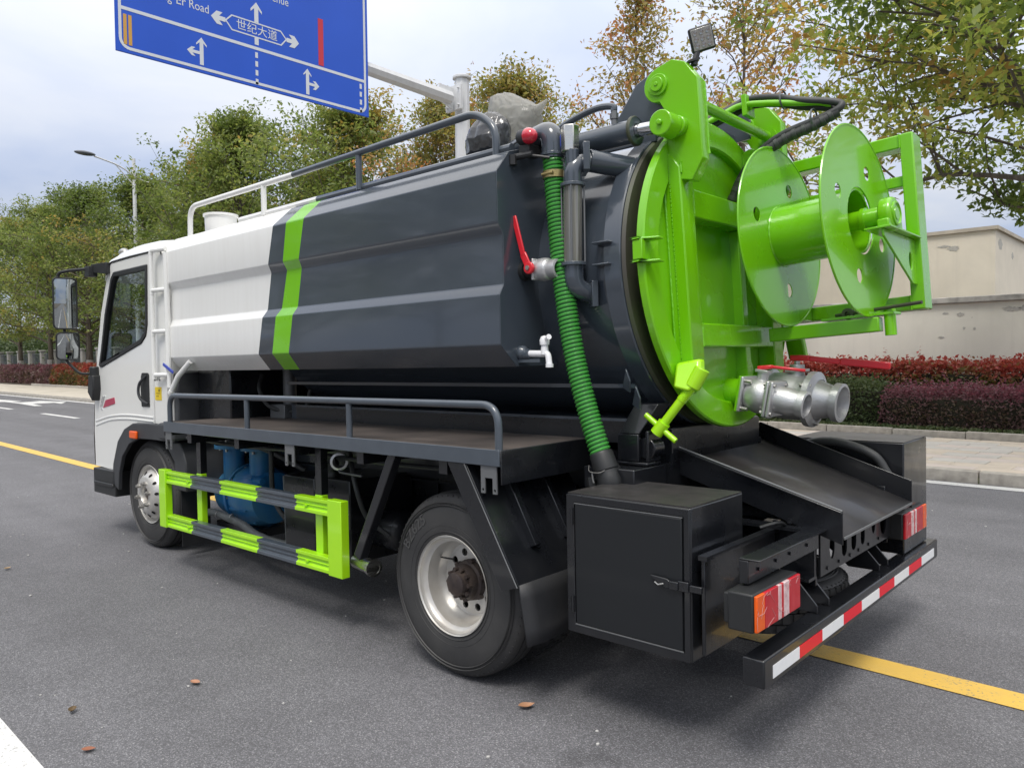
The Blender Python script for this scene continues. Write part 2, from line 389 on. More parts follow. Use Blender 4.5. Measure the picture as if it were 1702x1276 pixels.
def asphalt():
    m = bpy.data.materials.new('asphalt'); m.use_nodes = True
    N, L = m.node_tree.nodes, m.node_tree.links; b = N['Principled BSDF']
    t = N.new('ShaderNodeTexCoord')
    def noi(s, d, r=0.5):
        n = N.new('ShaderNodeTexNoise'); n.inputs['Scale'].default_value = s; n.inputs['Detail'].default_value = d
        n.inputs['Roughness'].default_value = r
        L.new(t.outputs['Object'], n.inputs['Vector']); return n
    big, mid, fine = noi(0.35, 4), noi(2.6, 5), noi(125, 3, 0.65)
    vor = N.new('ShaderNodeTexVoronoi'); vor.inputs['Scale'].default_value = 215
    L.new(t.outputs['Object'], vor.inputs['Vector'])
    sp = N.new('ShaderNodeSeparateColor'); L.new(vor.outputs['Color'], sp.inputs[0])
    # every stone of the mix has its own shade; bitumen between them is darkest
    r1 = N.new('ShaderNodeValToRGB'); e1 = r1.color_ramp.elements
    e1[0].position = 0.0; e1[0].color = (0.095, 0.095, 0.101, 1); e1[1].position = 1.0; e1[1].color = (0.33, 0.325, 0.33, 1)
    for p_, c_ in ((0.35, 0.128), (0.75, 0.190), (0.93, 0.25)):
        q = e1.new(p_); q.color = (c_, c_ * 1.0, c_ * 1.075, 1)
    L.new(sp.outputs[0], r1.inputs[0])
    chip = N.new('ShaderNodeMix'); chip.data_type = 'RGBA'
    edge = N.new('ShaderNodeMapRange'); edge.inputs[1].default_value = 0.35; edge.inputs[2].default_value = 0.75; edge.inputs[3].default_value = 0.0; edge.inputs[4].default_value = 0.7
    L.new(vor.outputs['Distance'], edge.inputs[0]); L.new(edge.outputs[0], chip.inputs['Factor'])
    L.new(r1.outputs[0], chip.inputs[6]); chip.inputs[7].default_value = (0.092, 0.091, 0.096, 1)
    mr = N.new('ShaderNodeMapRange'); mr.inputs[1].default_value = 0.3; mr.inputs[2].default_value = 0.7
    mr.inputs[3].default_value = 0.84; mr.inputs[4].default_value = 1.14
    ad = N.new('ShaderNodeMath'); ad.operation = 'MULTIPLY_ADD'; ad.inputs[1].default_value = 0.5
    mh = N.new('ShaderNodeMath'); mh.operation = 'MULTIPLY'; mh.inputs[1].default_value = 0.5
    L.new(big.outputs['Fac'], mh.inputs[0]); L.new(mid.outputs['Fac'], ad.inputs[0]); L.new(mh.outputs[0], ad.inputs[2])
    L.new(ad.outputs[0], mr.inputs[0])
    # wheel paths and laying seams along the road, a few old drips
    mpr = N.new('ShaderNodeMapping'); mpr.inputs['Scale'].default_value = (0.035, 0.9, 1); L.new(t.outputs['Object'], mpr.inputs[0])
    st = N.new('ShaderNodeTexNoise'); st.inputs['Scale'].default_value = 1.6; st.inputs['Detail'].default_value = 4; L.new(mpr.outputs[0], st.inputs['Vector'])
    ms = N.new('ShaderNodeMapRange'); ms.inputs[1].default_value = 0.3; ms.inputs[2].default_value = 0.7; ms.inputs[3].default_value = 0.84; ms.inputs[4].default_value = 1.12
    L.new(st.outputs['Fac'], ms.inputs[0])
    dr_ = N.new('ShaderNodeTexNoise'); dr_.inputs['Scale'].default_value = 1.7; dr_.inputs['Detail'].default_value = 3; L.new(t.outputs['Object'], dr_.inputs['Vector'])
    md = N.new('ShaderNodeMapRange'); md.inputs[1].default_value = 0.66; md.inputs[2].default_value = 0.74; md.inputs[3].default_value = 1.0; md.inputs[4].default_value = 0.72
    L.new(dr_.outputs['Fac'], md.inputs[0])
    m1 = N.new('ShaderNodeMath'); m1.operation = 'MULTIPLY'; L.new(mr.outputs[0], m1.inputs[0]); L.new(ms.outputs[0], m1.inputs[1])
    m2 = N.new('ShaderNodeMath'); m2.operation = 'MULTIPLY'; L.new(m1.outputs[0], m2.inputs[0]); L.new(md.outputs[0], m2.inputs[1])
    sc_ = N.new('ShaderNodeVectorMath'); sc_.operation = 'SCALE'
    L.new(chip.outputs[2], sc_.inputs[0]); L.new(m2.outputs[0], sc_.inputs['Scale'])
    L.new(sc_.outputs[0], b.inputs['Base Color'])
    b.inputs['Roughness'].default_value = 0.78; b.inputs['Specular IOR Level'].default_value = 0.35
    bp = N.new('ShaderNodeBump'); bp.inputs['Strength'].default_value = 0.35; bp.inputs['Distance'].default_value = 0.004
    L.new(vor.outputs['Distance'], bp.inputs['Height']); L.new(bp.outputs[0], b.inputs['Normal'])
    return m

def road_paint(name, col, worn):
    m = mat(name, col, 0.6, noise_amt=0.6, col2=worn, nscale=9, bump=0.3, bscale=140, detail=8)
    N, L = m.node_tree.nodes, m.node_tree.links; b = N['Principled BSDF']; t = N.new('ShaderNodeTexCoord')
    n = N.new('ShaderNodeTexNoise'); n.inputs['Scale'].default_value = 70; n.inputs['Detail'].default_value = 4; n.inputs['Roughness'].default_value = 0.7
    n2 = N.new('ShaderNodeTexNoise'); n2.inputs['Scale'].default_value = 3.5; n2.inputs['Detail'].default_value = 5
    L.new(t.outputs['Object'], n.inputs['Vector']); L.new(t.outputs['Object'], n2.inputs['Vector'])
    ad = N.new('ShaderNodeMath'); ad.operation = 'MULTIPLY_ADD'; ad.inputs[1].default_value = 0.45; L.new(n2.outputs['Fac'], ad.inputs[0]); L.new(n.outputs['Fac'], ad.inputs[2])
    g = N.new('ShaderNodeMapRange'); g.inputs[1].default_value = 0.83; g.inputs[2].default_value = 0.90; g.inputs[4].default_value = 0.8; L.new(ad.outputs[0], g.inputs[0])
    mx = N.new('ShaderNodeMix'); mx.data_type = 'RGBA'; L.new(g.outputs[0], mx.inputs['Factor'])
    src = b.inputs['Base Color'].links[0].from_socket; L.new(src, mx.inputs[6]); mx.inputs[7].default_value = (0.16, 0.16, 0.165, 1)
    L.new(mx.outputs[2], b.inputs['Base Color'])
    return m

M['asphalt'] = asphalt()
M['rwhite'] = road_paint('white_road_paint', (0.64, 0.64, 0.63), (0.54, 0.54, 0.53))
M['ryellow'] = road_paint('yellow_road_paint', (0.70, 0.45, 0.085), (0.58, 0.39, 0.11))
M['earth'] = mat('earth', (0.075, 0.06, 0.045), 0.95, noise_amt=0.8, col2=(0.13, 0.11, 0.08), nscale=6, bump=0.5, bscale=30, detail=8)
M['kerb'] = mat('kerb_granite', (0.46, 0.425, 0.37), 0.8, noise_amt=0.8, col2=(0.22, 0.20, 0.17), nscale=9, bump=0.25, bscale=90, detail=8)
M['kerbbed'] = mat('mossy_joint_filling', (0.13, 0.14, 0.075), 0.95, noise_amt=0.8, col2=(0.24, 0.22, 0.16), nscale=12, bump=0.4, bscale=60)
TILE = [mat('paving_sandstone_' + n, c, 0.8, noise_amt=0.75, col2=c2, nscale=7, bump=0.15, bscale=70, detail=8) for n, c, c2 in
        (('buff', (0.62, 0.54, 0.44), (0.50, 0.43, 0.35)), ('pink', (0.62, 0.54, 0.48), (0.50, 0.44, 0.39)), ('grey', (0.58, 0.55, 0.50), (0.46, 0.43, 0.39)))]
M['wall'] = None

def cut_paint_wall(name, base, stain):
    """old cream render: flaked patches, grey repairs and rain streaks"""
    m = bpy.data.materials.new(name); m.use_nodes = True
    N, L = m.node_tree.nodes, m.node_tree.links; b = N['Principled BSDF']
    t = N.new('ShaderNodeTexCoord')
    n1 = N.new('ShaderNodeTexNoise'); n1.inputs['Scale'].default_value = 0.9; n1.inputs['Detail'].default_value = 9; n1.inputs['Roughness'].default_value = 0.62
    n1.inputs['Distortion'].default_value = 0.6
    L.new(t.outputs['Object'], n1.inputs['Vector'])
    r1 = N.new('ShaderNodeValToRGB'); e = r1.color_ramp.elements
    e[0].position = 0.30; e[0].color = (*base, 1); e[1].position = 0.66; e[1].color = (*[c * 0.86 for c in base], 1)
    L.new(n1.outputs['Fac'], r1.inputs[0])
    mp = N.new('ShaderNodeMapping'); mp.inputs['Scale'].default_value = (3.5, 3.5, 0.22); L.new(t.outputs['Object'], mp.inputs[0])
    n2 = N.new('ShaderNodeTexNoise'); n2.inputs['Scale'].default_value = 2.5; n2.inputs['Detail'].default_value = 6; L.new(mp.outputs[0], n2.inputs['Vector'])
    mr = N.new('ShaderNodeMapRange'); mr.inputs[1].default_value = 0.52; mr.inputs[2].default_value = 0.8; mr.inputs[4].default_value = 0.45
    L.new(n2.outputs['Fac'], mr.inputs[0])
    mx = N.new('ShaderNodeMix'); mx.data_type = 'RGBA'; L.new(mr.outputs[0], mx.inputs['Factor'])
    L.new(r1.outputs[0], mx.inputs[6]); mx.inputs[7].default_value = (*stain, 1)
    n3 = N.new('ShaderNodeTexNoise'); n3.inputs['Scale'].default_value = 1.5; n3.inputs['Detail'].default_value = 5; n3.inputs['Distortion'].default_value = 1.2
    L.new(t.outputs['Object'], n3.inputs['Vector'])
    g = N.new('ShaderNodeMapRange'); g.inputs[1].default_value = 0.735; g.inputs[2].default_value = 0.745; L.new(n3.outputs['Fac'], g.inputs[0])
    mx2 = N.new('ShaderNodeMix'); mx2.data_type = 'RGBA'; L.new(g.outputs[0], mx2.inputs['Factor'])
    L.new(mx.outputs[2], mx2.inputs[6]); mx2.inputs[7].default_value = (0.40, 0.385, 0.345, 1)
    L.new(mx2.outputs[2], b.inputs['Base Color']); b.inputs['Roughness'].default_value = 0.9
    n4 = N.new('ShaderNodeTexNoise'); n4.inputs['Scale'].default_value = 60; L.new(t.outputs['Object'], n4.inputs['Vector'])
    bp = N.new('ShaderNodeBump'); bp.inputs['Strength'].default_value = 0.15; bp.inputs['Distance'].default_value = 0.01
    L.new(n4.outputs['Fac'], bp.inputs['Height']); L.new(bp.outputs[0], b.inputs['Normal'])
    return m
M['wallcream'] = cut_paint_wall('cream_wall_render', (0.78, 0.755, 0.66), (0.62, 0.595, 0.52))
M['bldcream'] = cut_paint_wall('building_render', (0.76, 0.70, 0.585), (0.62, 0.57, 0.48))
M['coping'] = mat('weathered_concrete', (0.46, 0.445, 0.41), 0.9, noise_amt=1.0, col2=(0.17, 0.165, 0.15), nscale=5, bump=0.3, bscale=40, detail=9)
M['flake'] = mat('bare_mortar', (0.48, 0.465, 0.425), 0.95, noise_amt=0.8, col2=(0.30, 0.29, 0.265), nscale=18, bump=0.3, bscale=60)
M['galv'] = mat('white_pole_paint', (0.66, 0.67, 0.68), 0.4, noise_amt=0.4, col2=(0.52, 0.52, 0.52), nscale=3, stretch=(4, 4, 0.5))
M['lamphead'] = mat('lamp_head_grey', (0.10, 0.11, 0.13), 0.4)
M['signblue'] = mat('sign_blue_sheeting', (0.006, 0.082, 0.55), 0.4, coat=0.1, noise_amt=0.12, nscale=1.2)
M['signedge'] = mat('sign_blue_edge', (0.02, 0.06, 0.30), 0.4)
M['signwhite'] = mat('sign_white_sheeting', (0.66, 0.69, 0.72), 0.45)
M['signyellow'] = mat('sign_yellow_sheeting', (0.62, 0.34, 0.06), 0.45)
M['signred'] = mat('sign_red_sheeting', (0.56, 0.03, 0.05), 0.45)

def sheet(name, pts, z, m, kind='structure'):
    o = MB().add([(p[0], p[1], z) for p in pts], [tuple(range(len(pts)))]).build(name, m, smooth=False)
    if kind: o['kind'] = kind
    return o

sheet('ground', [(-700, -700), (700, -700), (700, 700), (-700, 700)], -0.03, M['earth'])
road = sheet('road', [(-400, -8.6), (400, -8.6), (400, 6.97), (-400, 6.97)], 0.0, M['asphalt'])

def line(name, x0, x1, y0, y1, m):
    return sheet(name, [(x0, y0), (x1, y0), (x1, y1), (x0, y1)], 0.004, m)
line('yellow_centre_line', -300, 120, 1.245, 1.412, M['ryellow'])
line('white_edge_line', -300, 120, 6.70, 6.90, M['rwhite'])
line('white_lane_line', -300, 60, -1.62, -1.44, M['rwhite'])
for xs in (-20.9, -26.6, -32.6, -38.6, -44.6, -50.6):
    line('white_lane_dash', xs, xs + 2.75, 4.10, 4.25, M['rwhite'])
# straight-and-right arrow far ahead in the kerb lane
MB().prism([(x, y, 0.004) for x, y in ((-25.0, 5.08), (-27.4, 5.22), (-29.0, 5.22), (-29.0, 4.9), (-33.5, 5.32), (-29.0, 5.75), (-29.0, 5.45), (-28.0, 5.45),
        (-28.2, 6.1), (-29.2, 6.1), (-26.9, 6.55), (-25.7, 6.05), (-26.6, 6.1), (-26.6, 5.45), (-25.0, 5.3))], (0, 0, 0.002)).build('white_lane_arrow', M['rwhite'], smooth=False)['kind'] = 'structure'
line('white_lane_mark', -36.5, -31.0, 4.72, 5.0, M['rwhite'])

# verge beyond the far side of the road, pavement bed, kerbs
sheet('verge', [(-400, -40), (400, -40), (400, -8.6), (-400, -8.6)], -0.012, M['earth'])
pave = MB().box(-130, 60, 7.12, 10.36, -0.02, 0.098).build('pavement', M['kerbbed'], smooth=False); pave['kind'] = 'structure'
far_pave = MB().box(-130, -5.0, 7.13, 10.35, 0.098, 0.12).build('pavement_far_stretch', mat('far_paving', (0.56, 0.51, 0.43), 0.85, noise_amt=0.9, col2=(0.42, 0.38, 0.32), nscale=1.4, bump=0.1, bscale=30, detail=9), smooth=False); far_pave['kind'] = 'structure'
kerb = MB().box(-130, 60, 6.99, 7.10, -0.02, 0.06).build('kerb', M['kerbbed'], smooth=False); kerb['kind'] = 'structure'
ks = MB().box(-0.494, 0.494, 0, 0.14, 0, 0.155).build('kerb_stone', M['kerb'], kerb, bevel=0.012, loc=(0, 6.975, -0.03))
k_src = [ks]
for i in range(1, 4):
    q = ks.copy(); COL.objects.link(q); k_src.append(q)
n_k = 0
for i in range(-58, 8):
    x = 0.49 + i * 1.0 + 0.5
    q = k_src[n_k] if n_k < 4 else ks.copy()
    if n_k >= 4: COL.objects.link(q)
    q.location = (x, 6.975 + random.uniform(-.006, .006), -0.03 + random.uniform(-.006, .004)); q.rotation_euler = (0, 0, random.uniform(-.004, .004)); q.parent = kerb
    n_k += 1
inner = MB().box(-130, 60, 10.385, 10.43, 0.0, 0.10).build('kerb_inner', M['kerbbed'], smooth=False); inner['kind'] = 'structure'
ik = MB().box(-0.495, 0.495, 0, 0.10, 0, 0.17).build('kerb_stone', M['kerb'], inner, bevel=0.01, loc=(0, 10.37, 0.04))
first = True
for i in range(-45, 9):
    q = ik if first else ik.copy()
    if not first: COL.objects.link(q)
    first = False
    q.location = (i + 0.1, 10.37 + random.uniform(-.008, .008), 0.055 + random.uniform(-.01, .008)); q.parent = inner
# paving flags near the truck, one by one
tile_me = []
for m_ in TILE:
    t_ = MB().box(-0.297, 0.297, -0.147, 0.147, 0, 0.045).build('paving_tile', m_, pave, bevel=0.006)
    tile_me.append(t_.data); bpy.data.objects.remove(t_)
for j in range(11):
    y = 7.26 + j * 0.2955
    for i in range(13):
        x = -4.7 + i * 0.60 + (0.30 if j % 2 else 0.0)
        o = bpy.data.objects.new('paving_tile', random.choice(tile_me)); COL.objects.link(o); o.parent = pave
        o.location = (x, y, 0.078 + random.uniform(-.003, .004)); o.rotation_euler = (random.uniform(-.006, .006), random.uniform(-.004, .004), random.uniform(-.004, .004))
        bv = o.modifiers.new('bevel', 'BEVEL'); bv.width = 0.006; bv.segments = 1; bv.limit_method = 'ANGLE'
# soil bed behind the inner kerb
soil = MB().box(-130, 60, 10.47, 13.0, -0.02, 0.15).build('planting_bed', M['earth'], smooth=False); soil['kind'] = 'structure'

# ------------------------------------------------------------------ leaves
def leaf_mat(name, stops, trans=0.35, rough=0.45):
    m = bpy.data.materials.new(name); m.use_nodes = True
    N, L = m.node_tree.nodes, m.node_tree.links; b = N['Principled BSDF']; out = N['Material Output']
    a = N.new('ShaderNodeAttribute'); a.attribute_name = 'hue'
    r = N.new('ShaderNodeValToRGB'); el = r.color_ramp.elements
    for i, (p, c) in enumerate(stops):
        e = el[i] if i < 2 else el.new(p)
        e.position = p; e.color = (*c, 1)
    L.new(a.outputs['Fac'], r.inputs[0]); L.new(r.outputs[0], b.inputs['Base Color'])
    b.inputs['Roughness'].default_value = rough; b.inputs['Specular IOR Level'].default_value = 0.4
    t = N.new('ShaderNodeBsdfTranslucent')
    hs = N.new('ShaderNodeHueSaturation'); hs.inputs['Value'].default_value = 1.35; hs.inputs['Saturation'].default_value = 1.1
    L.new(r.outputs[0], hs.inputs['Color']); L.new(hs.outputs[0], t.inputs[0])
    mx = N.new('ShaderNodeMixShader'); mx.inputs[0].default_value = trans
    L.new(b.outputs[0], mx.inputs[1]); L.new(t.outputs[0], mx.inputs[2]); L.new(mx.outputs[0], out.inputs[0])
    return m
LEAF = {
 'green': leaf_mat('leaves_olive_green', [(0, (0.10, 0.14, 0.035)), (1, (0.36, 0.26, 0.08)), (0.35, (0.185, 0.235, 0.066)), (0.75, (0.29, 0.315, 0.095))], trans=0.5, rough=0.38),
 'rust': leaf_mat('leaves_turning_rust', [(0, (0.15, 0.17, 0.055)), (1, (0.44, 0.21, 0.10)), (0.4, (0.28, 0.26, 0.075)), (0.7, (0.38, 0.27, 0.10))], trans=0.5, rough=0.38),
 'fresh': leaf_mat('leaves_bright_green', [(0, (0.12, 0.17, 0.045)), (1, (0.40, 0.25, 0.08)), (0.35, (0.23, 0.29, 0.065)), (0.75, (0.36, 0.38, 0.10))], trans=0.55, rough=0.38),
 'red': leaf_mat('leaves_red_photinia', [(0, (0.08, 0.12, 0.035)), (1, (0.40, 0.075, 0.065)), (0.45, (0.20, 0.16, 0.055)), (0.62, (0.33, 0.10, 0.065))]),
 'purple': leaf_mat('leaves_purple_loropetalum', [(0, (0.12, 0.10, 0.045)), (1, (0.30, 0.085, 0.11)), (0.4, (0.17, 0.10, 0.095)), (0.75, (0.23, 0.09, 0.115))]),
 'box': leaf_mat('leaves_dark_evergreen', [(0, (0.05, 0.08, 0.03)), (1, (0.18, 0.19, 0.09)), (0.5, (0.095, 0.13, 0.05)), (0.8, (0.135, 0.16, 0.07))]),
}
M['bark'] = mat('grey_brown_bark', (0.085, 0.068, 0.052), 0.9, noise_amt=0.9, col2=(0.17, 0.145, 0.115), nscale=7, stretch=(3, 3, 0.5), bump=0.5, bscale=25, detail=7)
M['lime_wash'] = mat('lime_washed_bark', (0.42, 0.40, 0.37), 0.9, noise_amt=0.6, col2=(0.25, 0.23, 0.2), nscale=9)

def leaf_mesh(name, P, hue, size, m, rg, up=0.6, aspect=0.5, parent=None, jitter=0.4, droop=0.0):
    """P: (n,3) leaf positions; hue: (n,). Two-triangle folded leaves."""
    n = len(P)
    d = rg.normal(size=(n, 3)); d[:, 2] = d[:, 2] * 0.8 - droop; d /= np.linalg.norm(d, axis=1)[:, None]
    nr = rg.normal(size=(n, 3)) + np.array([0, 0, up * 3]); nr -= d * (nr * d).sum(1)[:, None]; nr /= np.linalg.norm(nr, axis=1)[:, None]
    sd = np.cross(d, nr)
    s = size * (1 + jitter * rg.uniform(-1, 1, n))[:, None]
    tip, base = P + d * s * 0.5, P - d * s * 0.5
    k = (s * aspect * 0.5)
    l = P + sd * k + nr * k * 0.35; r = P - sd * k + nr * k * 0.35
    co = np.stack([base, r, tip, l], 1).reshape(-1, 3)
    me = bpy.data.meshes.new(name)
    me.vertices.add(4 * n); me.vertices.foreach_set('co', co.astype(np.float32).ravel())
    me.loops.add(4 * n); me.loops.foreach_set('vertex_index', np.arange(4 * n, dtype=np.int32))
    me.polygons.add(n); me.polygons.foreach_set('loop_start', np.arange(0, 4 * n, 4, dtype=np.int32))
    at = me.attributes.new('hue', 'FLOAT', 'FACE'); at.data.foreach_set('value', np.clip(hue, 0, 1).astype(np.float32))
    me.materials.append(m)
    me.update(); me.validate()
    o = bpy.data.objects.new(name, me); COL.objects.link(o)
    if parent: o.parent = parent
    return o

def grow(seed, h, rad, base, n_limb, per, lsize, leaf, trunk_r=0.13, hue0=0.3, hue_var=0.25, clump=0.42, dens=1.0, top_lean=(0, 0), up=55, sub=4, wash=False, gap=0.0, thin=None, shape=0.7, aspect=0.5, droop=0.15):
    """a broad-leaved street tree: leader, limbs, branches, twigs and leaf sprays; returns (trunk mesh, crown mesh)"""
    rg = np.random.default_rng(seed); rd = random.Random(seed)
    wood = MB()
    lead = []
    for i in range(9):
        t = i / 8
        lead.append(V((top_lean[0] * t * t + rd.uniform(-.1, .1) * (t > 0) * h * .035, top_lean[1] * t * t + rd.uniform(-.1, .1) * (t > 0) * h * .035, h * 0.93 * t)))
    lead = spline(lead, 4); nl = len(lead)
    rr = [trunk_r * (1 - 0.93 * (i / (nl - 1)) ** 0.85) * (1 + 0.35 * max(0, 1 - i / 3)) for i in range(nl)]
    wood.tube(lead, rr, n=9)
    C, H = [], []
    for k in range(n_limb):
        t = base / h + (0.97 - base / h) * ((k + rd.random() * 0.8) / n_limb)
        p0 = lead[min(nl - 1, int(t / 0.93 * (nl - 1)) if t < 0.93 else nl - 1)]
        q = (t - base / h) / (1 - base / h)
        env = (math.sin(math.pi * min(1, 0.16 + 0.84 * q) ** shape)) ** 0.75 if q < 1 else 0.1
        ln = rad * max(0.22, env) * rd.uniform(0.8, 1.12)
        az = k * 2.399 + rd.uniform(-.4, .4); el = R(up) * (0.45 + 0.75 * q) + rd.uniform(-.15, .15)
        dr = V((math.cos(az) * math.cos(el), math.sin(az) * math.cos(el), math.sin(el)))
        pts = [p0]
        for i in range(1, 5):
            pts.append(p0 + dr * ln * i / 4 + V((rd.uniform(-1, 1), rd.uniform(-1, 1), rd.uniform(-.6, .8))) * ln * 0.06 * i / 2 - V((0, 0, 1)) * ln * 0.05 * (i / 4) ** 2)
        pts = spline(pts, 3); r0 = max(0.016, trunk_r * 0.42 * (1 - 0.7 * t))
        wood.tube(pts, [r0 * (1 - 0.8 * i / (len(pts) - 1)) for i in range(len(pts))], n=6, caps=False)
        ch = hue0 + rd.gauss(0, hue_var) * 0.7
        for i in range(int(len(pts) * 0.45), len(pts)):
            if rd.random() < 0.8: C.append(pts[i]); H.append(ch)
        for b in range(sub):
            i0 = int(len(pts) * rd.uniform(0.3, 0.95)); i0 = min(i0, len(pts) - 1)
            d2 = (dr + V((rd.gauss(0, .75), rd.gauss(0, .75), rd.gauss(0.1, .5)))).normalized(); l2 = ln * rd.uniform(0.25, 0.5) + 0.25
            e = pts[i0] + d2 * l2; mid = (pts[i0] + e) / 2 + V((rd.gauss(0, .06), rd.gauss(0, .06), .05 * l2))
            wood.tube([pts[i0], mid, e], [r0 * 0.4, r0 * 0.28, 0.005], n=4, caps=False)
            for tt in (0.55, 0.8, 1.0):
                if rd.random() > gap: C.append(pts[i0].lerp(e, tt)); H.append(ch + rd.gauss(0, hue_var) * 0.5)
            for w in range(2):
                e2 = e + V((rd.gauss(0, .3), rd.gauss(0, .3), rd.gauss(.1, .25))) * l2 * 0.7
                wood.tube([e, e2], [0.007, 0.003], n=3, caps=False)
                if rd.random() > gap: C.append(e2); H.append(ch + rd.gauss(0, hue_var) * 0.5)
    if thin:                                       # unseen side of the crown thinned so light reaches the wall
        keep = [rd.random() > thin[2] if (c.x * thin[0] + c.y * thin[1]) > 0.6 else True for c in C]
        C = [c for c, k_ in zip(C, keep) if k_]; H = [h_ for h_, k_ in zip(H, keep) if k_]
    C = np.array([tuple(c) for c in C]); H = np.array(H)
    cnt = np.maximum(2, (per * dens * rg.uniform(0.35, 1.6, len(C)))).astype(int)
    idx = np.repeat(np.arange(len(C)), cnt)
    # leaves sit mostly on the outside of their spray, so the sprays keep gaps between them
    off = rg.normal(size=(len(idx), 3)); off *= (clump * rg.uniform(0.25, 1.0, len(idx)) ** 0.5 / np.linalg.norm(off, axis=1))[:, None]
    off[:, 2] *= 0.62
    P = C[idx] + off
    hue = H[idx] + rg.normal(0, 0.13, len(idx))
    return wood, P, hue, lsize, leaf, rg, aspect, droop

def tree(name, label, g, loc, rot=0.0, scale=1.0, group='street trees behind the pavement', wash=False):
    wood, P, hue, ls, leaf, rg, asp, droop = g
    root = empty(name, loc); root.rotation_euler = (0, 0, rot); root.scale = (scale, scale, scale)
    tag(root, label, 'tree', group)
    tr = wood.build('trunk', M['bark'], root, smooth=True, angle=80)
    cr_ = leaf_mesh('crown', P, hue, ls, LEAF[leaf], rg, parent=root, aspect=asp, droop=droop)
    if wash:
        MB().lathe((0, 0, 0.02), (0, 0, 1), [(0, .215), (0.5, .185), (1.25, .166)], n=12).build('lime_wash_band', M['lime_wash'], root)
    return root
def tree_copy(src, label, loc, rot, scale, group='street trees behind the pavement'):
    r = src.copy(); COL.objects.link(r); r.location = loc; r.rotation_euler = (0, 0, rot); r.scale = (scale, scale, scale * 1.0)
    r['label'] = label; r['group'] = group
    for ch in src.children:
        c = ch.copy(); COL.objects.link(c); c.parent = r
    return r

TZ = 0.12
gA = grow(11, 9.2, 3.5, 2.2, 40, 24, 0.14, 'green', trunk_r=0.17, hue0=0.34, hue_var=0.30, clump=0.44, sub=5, shape=0.62)
gB = grow(23, 9.0, 3.2, 2.1, 38, 23, 0.14, 'green', trunk_r=0.16, hue0=0.48, hue_var=0.30, clump=0.43, sub=5, shape=0.66)
gC = grow(37, 9.4, 1.55, 2.6, 30, 11, 0.105, 'rust', trunk_r=0.085, hue0=0.60, hue_var=0.30, clump=0.30, sub=4, up=62, gap=0.22, aspect=0.5)
gD = grow(53, 8.6, 3.0, 2.75, 46, 42, 0.10, 'fresh', trunk_r=0.14, hue0=0.42, hue_var=0.32, clump=0.33, sub=7, up=30, gap=0.10, aspect=0.48, droop=0.35, shape=0.42, top_lean=(-0.2, -0.1), thin=(math.cos(-2.2), math.sin(-2.2), 0.72))
gE = grow(71, 8.2, 2.7, 2.0, 34, 20, 0.115, 'rust', trunk_r=0.11, hue0=0.36, hue_var=0.25, clump=0.42, sub=5, up=58, gap=0.1)

tA = tree('street_tree', 'tall dense olive green tree just left of the lamp post, over the cab roof', gA, (-34.4, 12.3, TZ), 0.4, 1.0, wash=True)
tree_copy(tA, 'broad green tree with white washed trunk standing behind the wing mirrors', (-41.2, 12.0, TZ), 2.1, 1.06)
tB = tree('street_tree', 'yellow green tree with white washed trunk between the leftmost tree and the mirrors', gB, (-47.6, 12.0, TZ), 1.0, 1.10, wash=True)
tree_copy(tB, 'leftmost tree of the row, cut by the left side of the frame', (-54.0, 12.1, TZ), 3.3, 1.08)
tree_copy(tA, 'dark green tree peaking beneath the middle of the blue road sign', (-25.6, 12.4, TZ), 4.4, 1.10)
tree_copy(tB, 'green tree between the lamp post and the tallest crown under the sign', (-29.6, 13.2, TZ), 5.0, 1.06)
tree_copy(tB, 'looser green tree beneath the right corner of the blue road sign', (-18.2, 12.4, TZ), 0.2, 1.0)
tE = tree('street_tree', 'thin tree with rusty leaves just left of the white sign pole', gE, (-14.0, 12.6, TZ), 0.5, 1.0)
tree_copy(tE, 'yellowing tree behind the plastic bag on the tank', (-11.0, 12.3, TZ), 2.6, 0.98)
tree_copy(tA, 'low green tree seen through the tank railing', (-21.5, 14.2, TZ), 1.3, 0.86)
tC = tree('slender_tree', 'slender sparse tree with rust brown leaves left of the work light', gC, (-7.5, 12.5, TZ), 0.9, 1.03)
tree_copy(tC, 'slender tree with a straight thin trunk rising behind the work light and hoses', (-4.65, 12.0, TZ), 3.6, 1.08)
tD = tree('spreading_tree', 'large spreading light green tree at the right edge, hanging over the cream building', gD, (1.25, 8.1, TZ), 2.2, 1.0, group=None)
# second row behind the wall line, seen between the trunks of the first
for (x, y, r_, s_, l_) in ((-60, 18, 0.3, 1.1, 'tree standing behind the leftmost street tree'), (-50.5, 18.5, 1.7, 1.0, 'back row tree filling the gap left of the mirrors'), (-43.5, 18.2, 2.9, 1.05, 'back row tree behind the mirrors'), (-37.0, 18.6, 4.1, 1.05, 'back row tree behind the cab front'), (-30.0, 19.0, 5.2, 1.0, 'back row tree right of the lamp post')):
    tree_copy(tA if int(x) % 2 else tB, l_, (x, y, 0.0), r_, s_, 'trees of the back row')

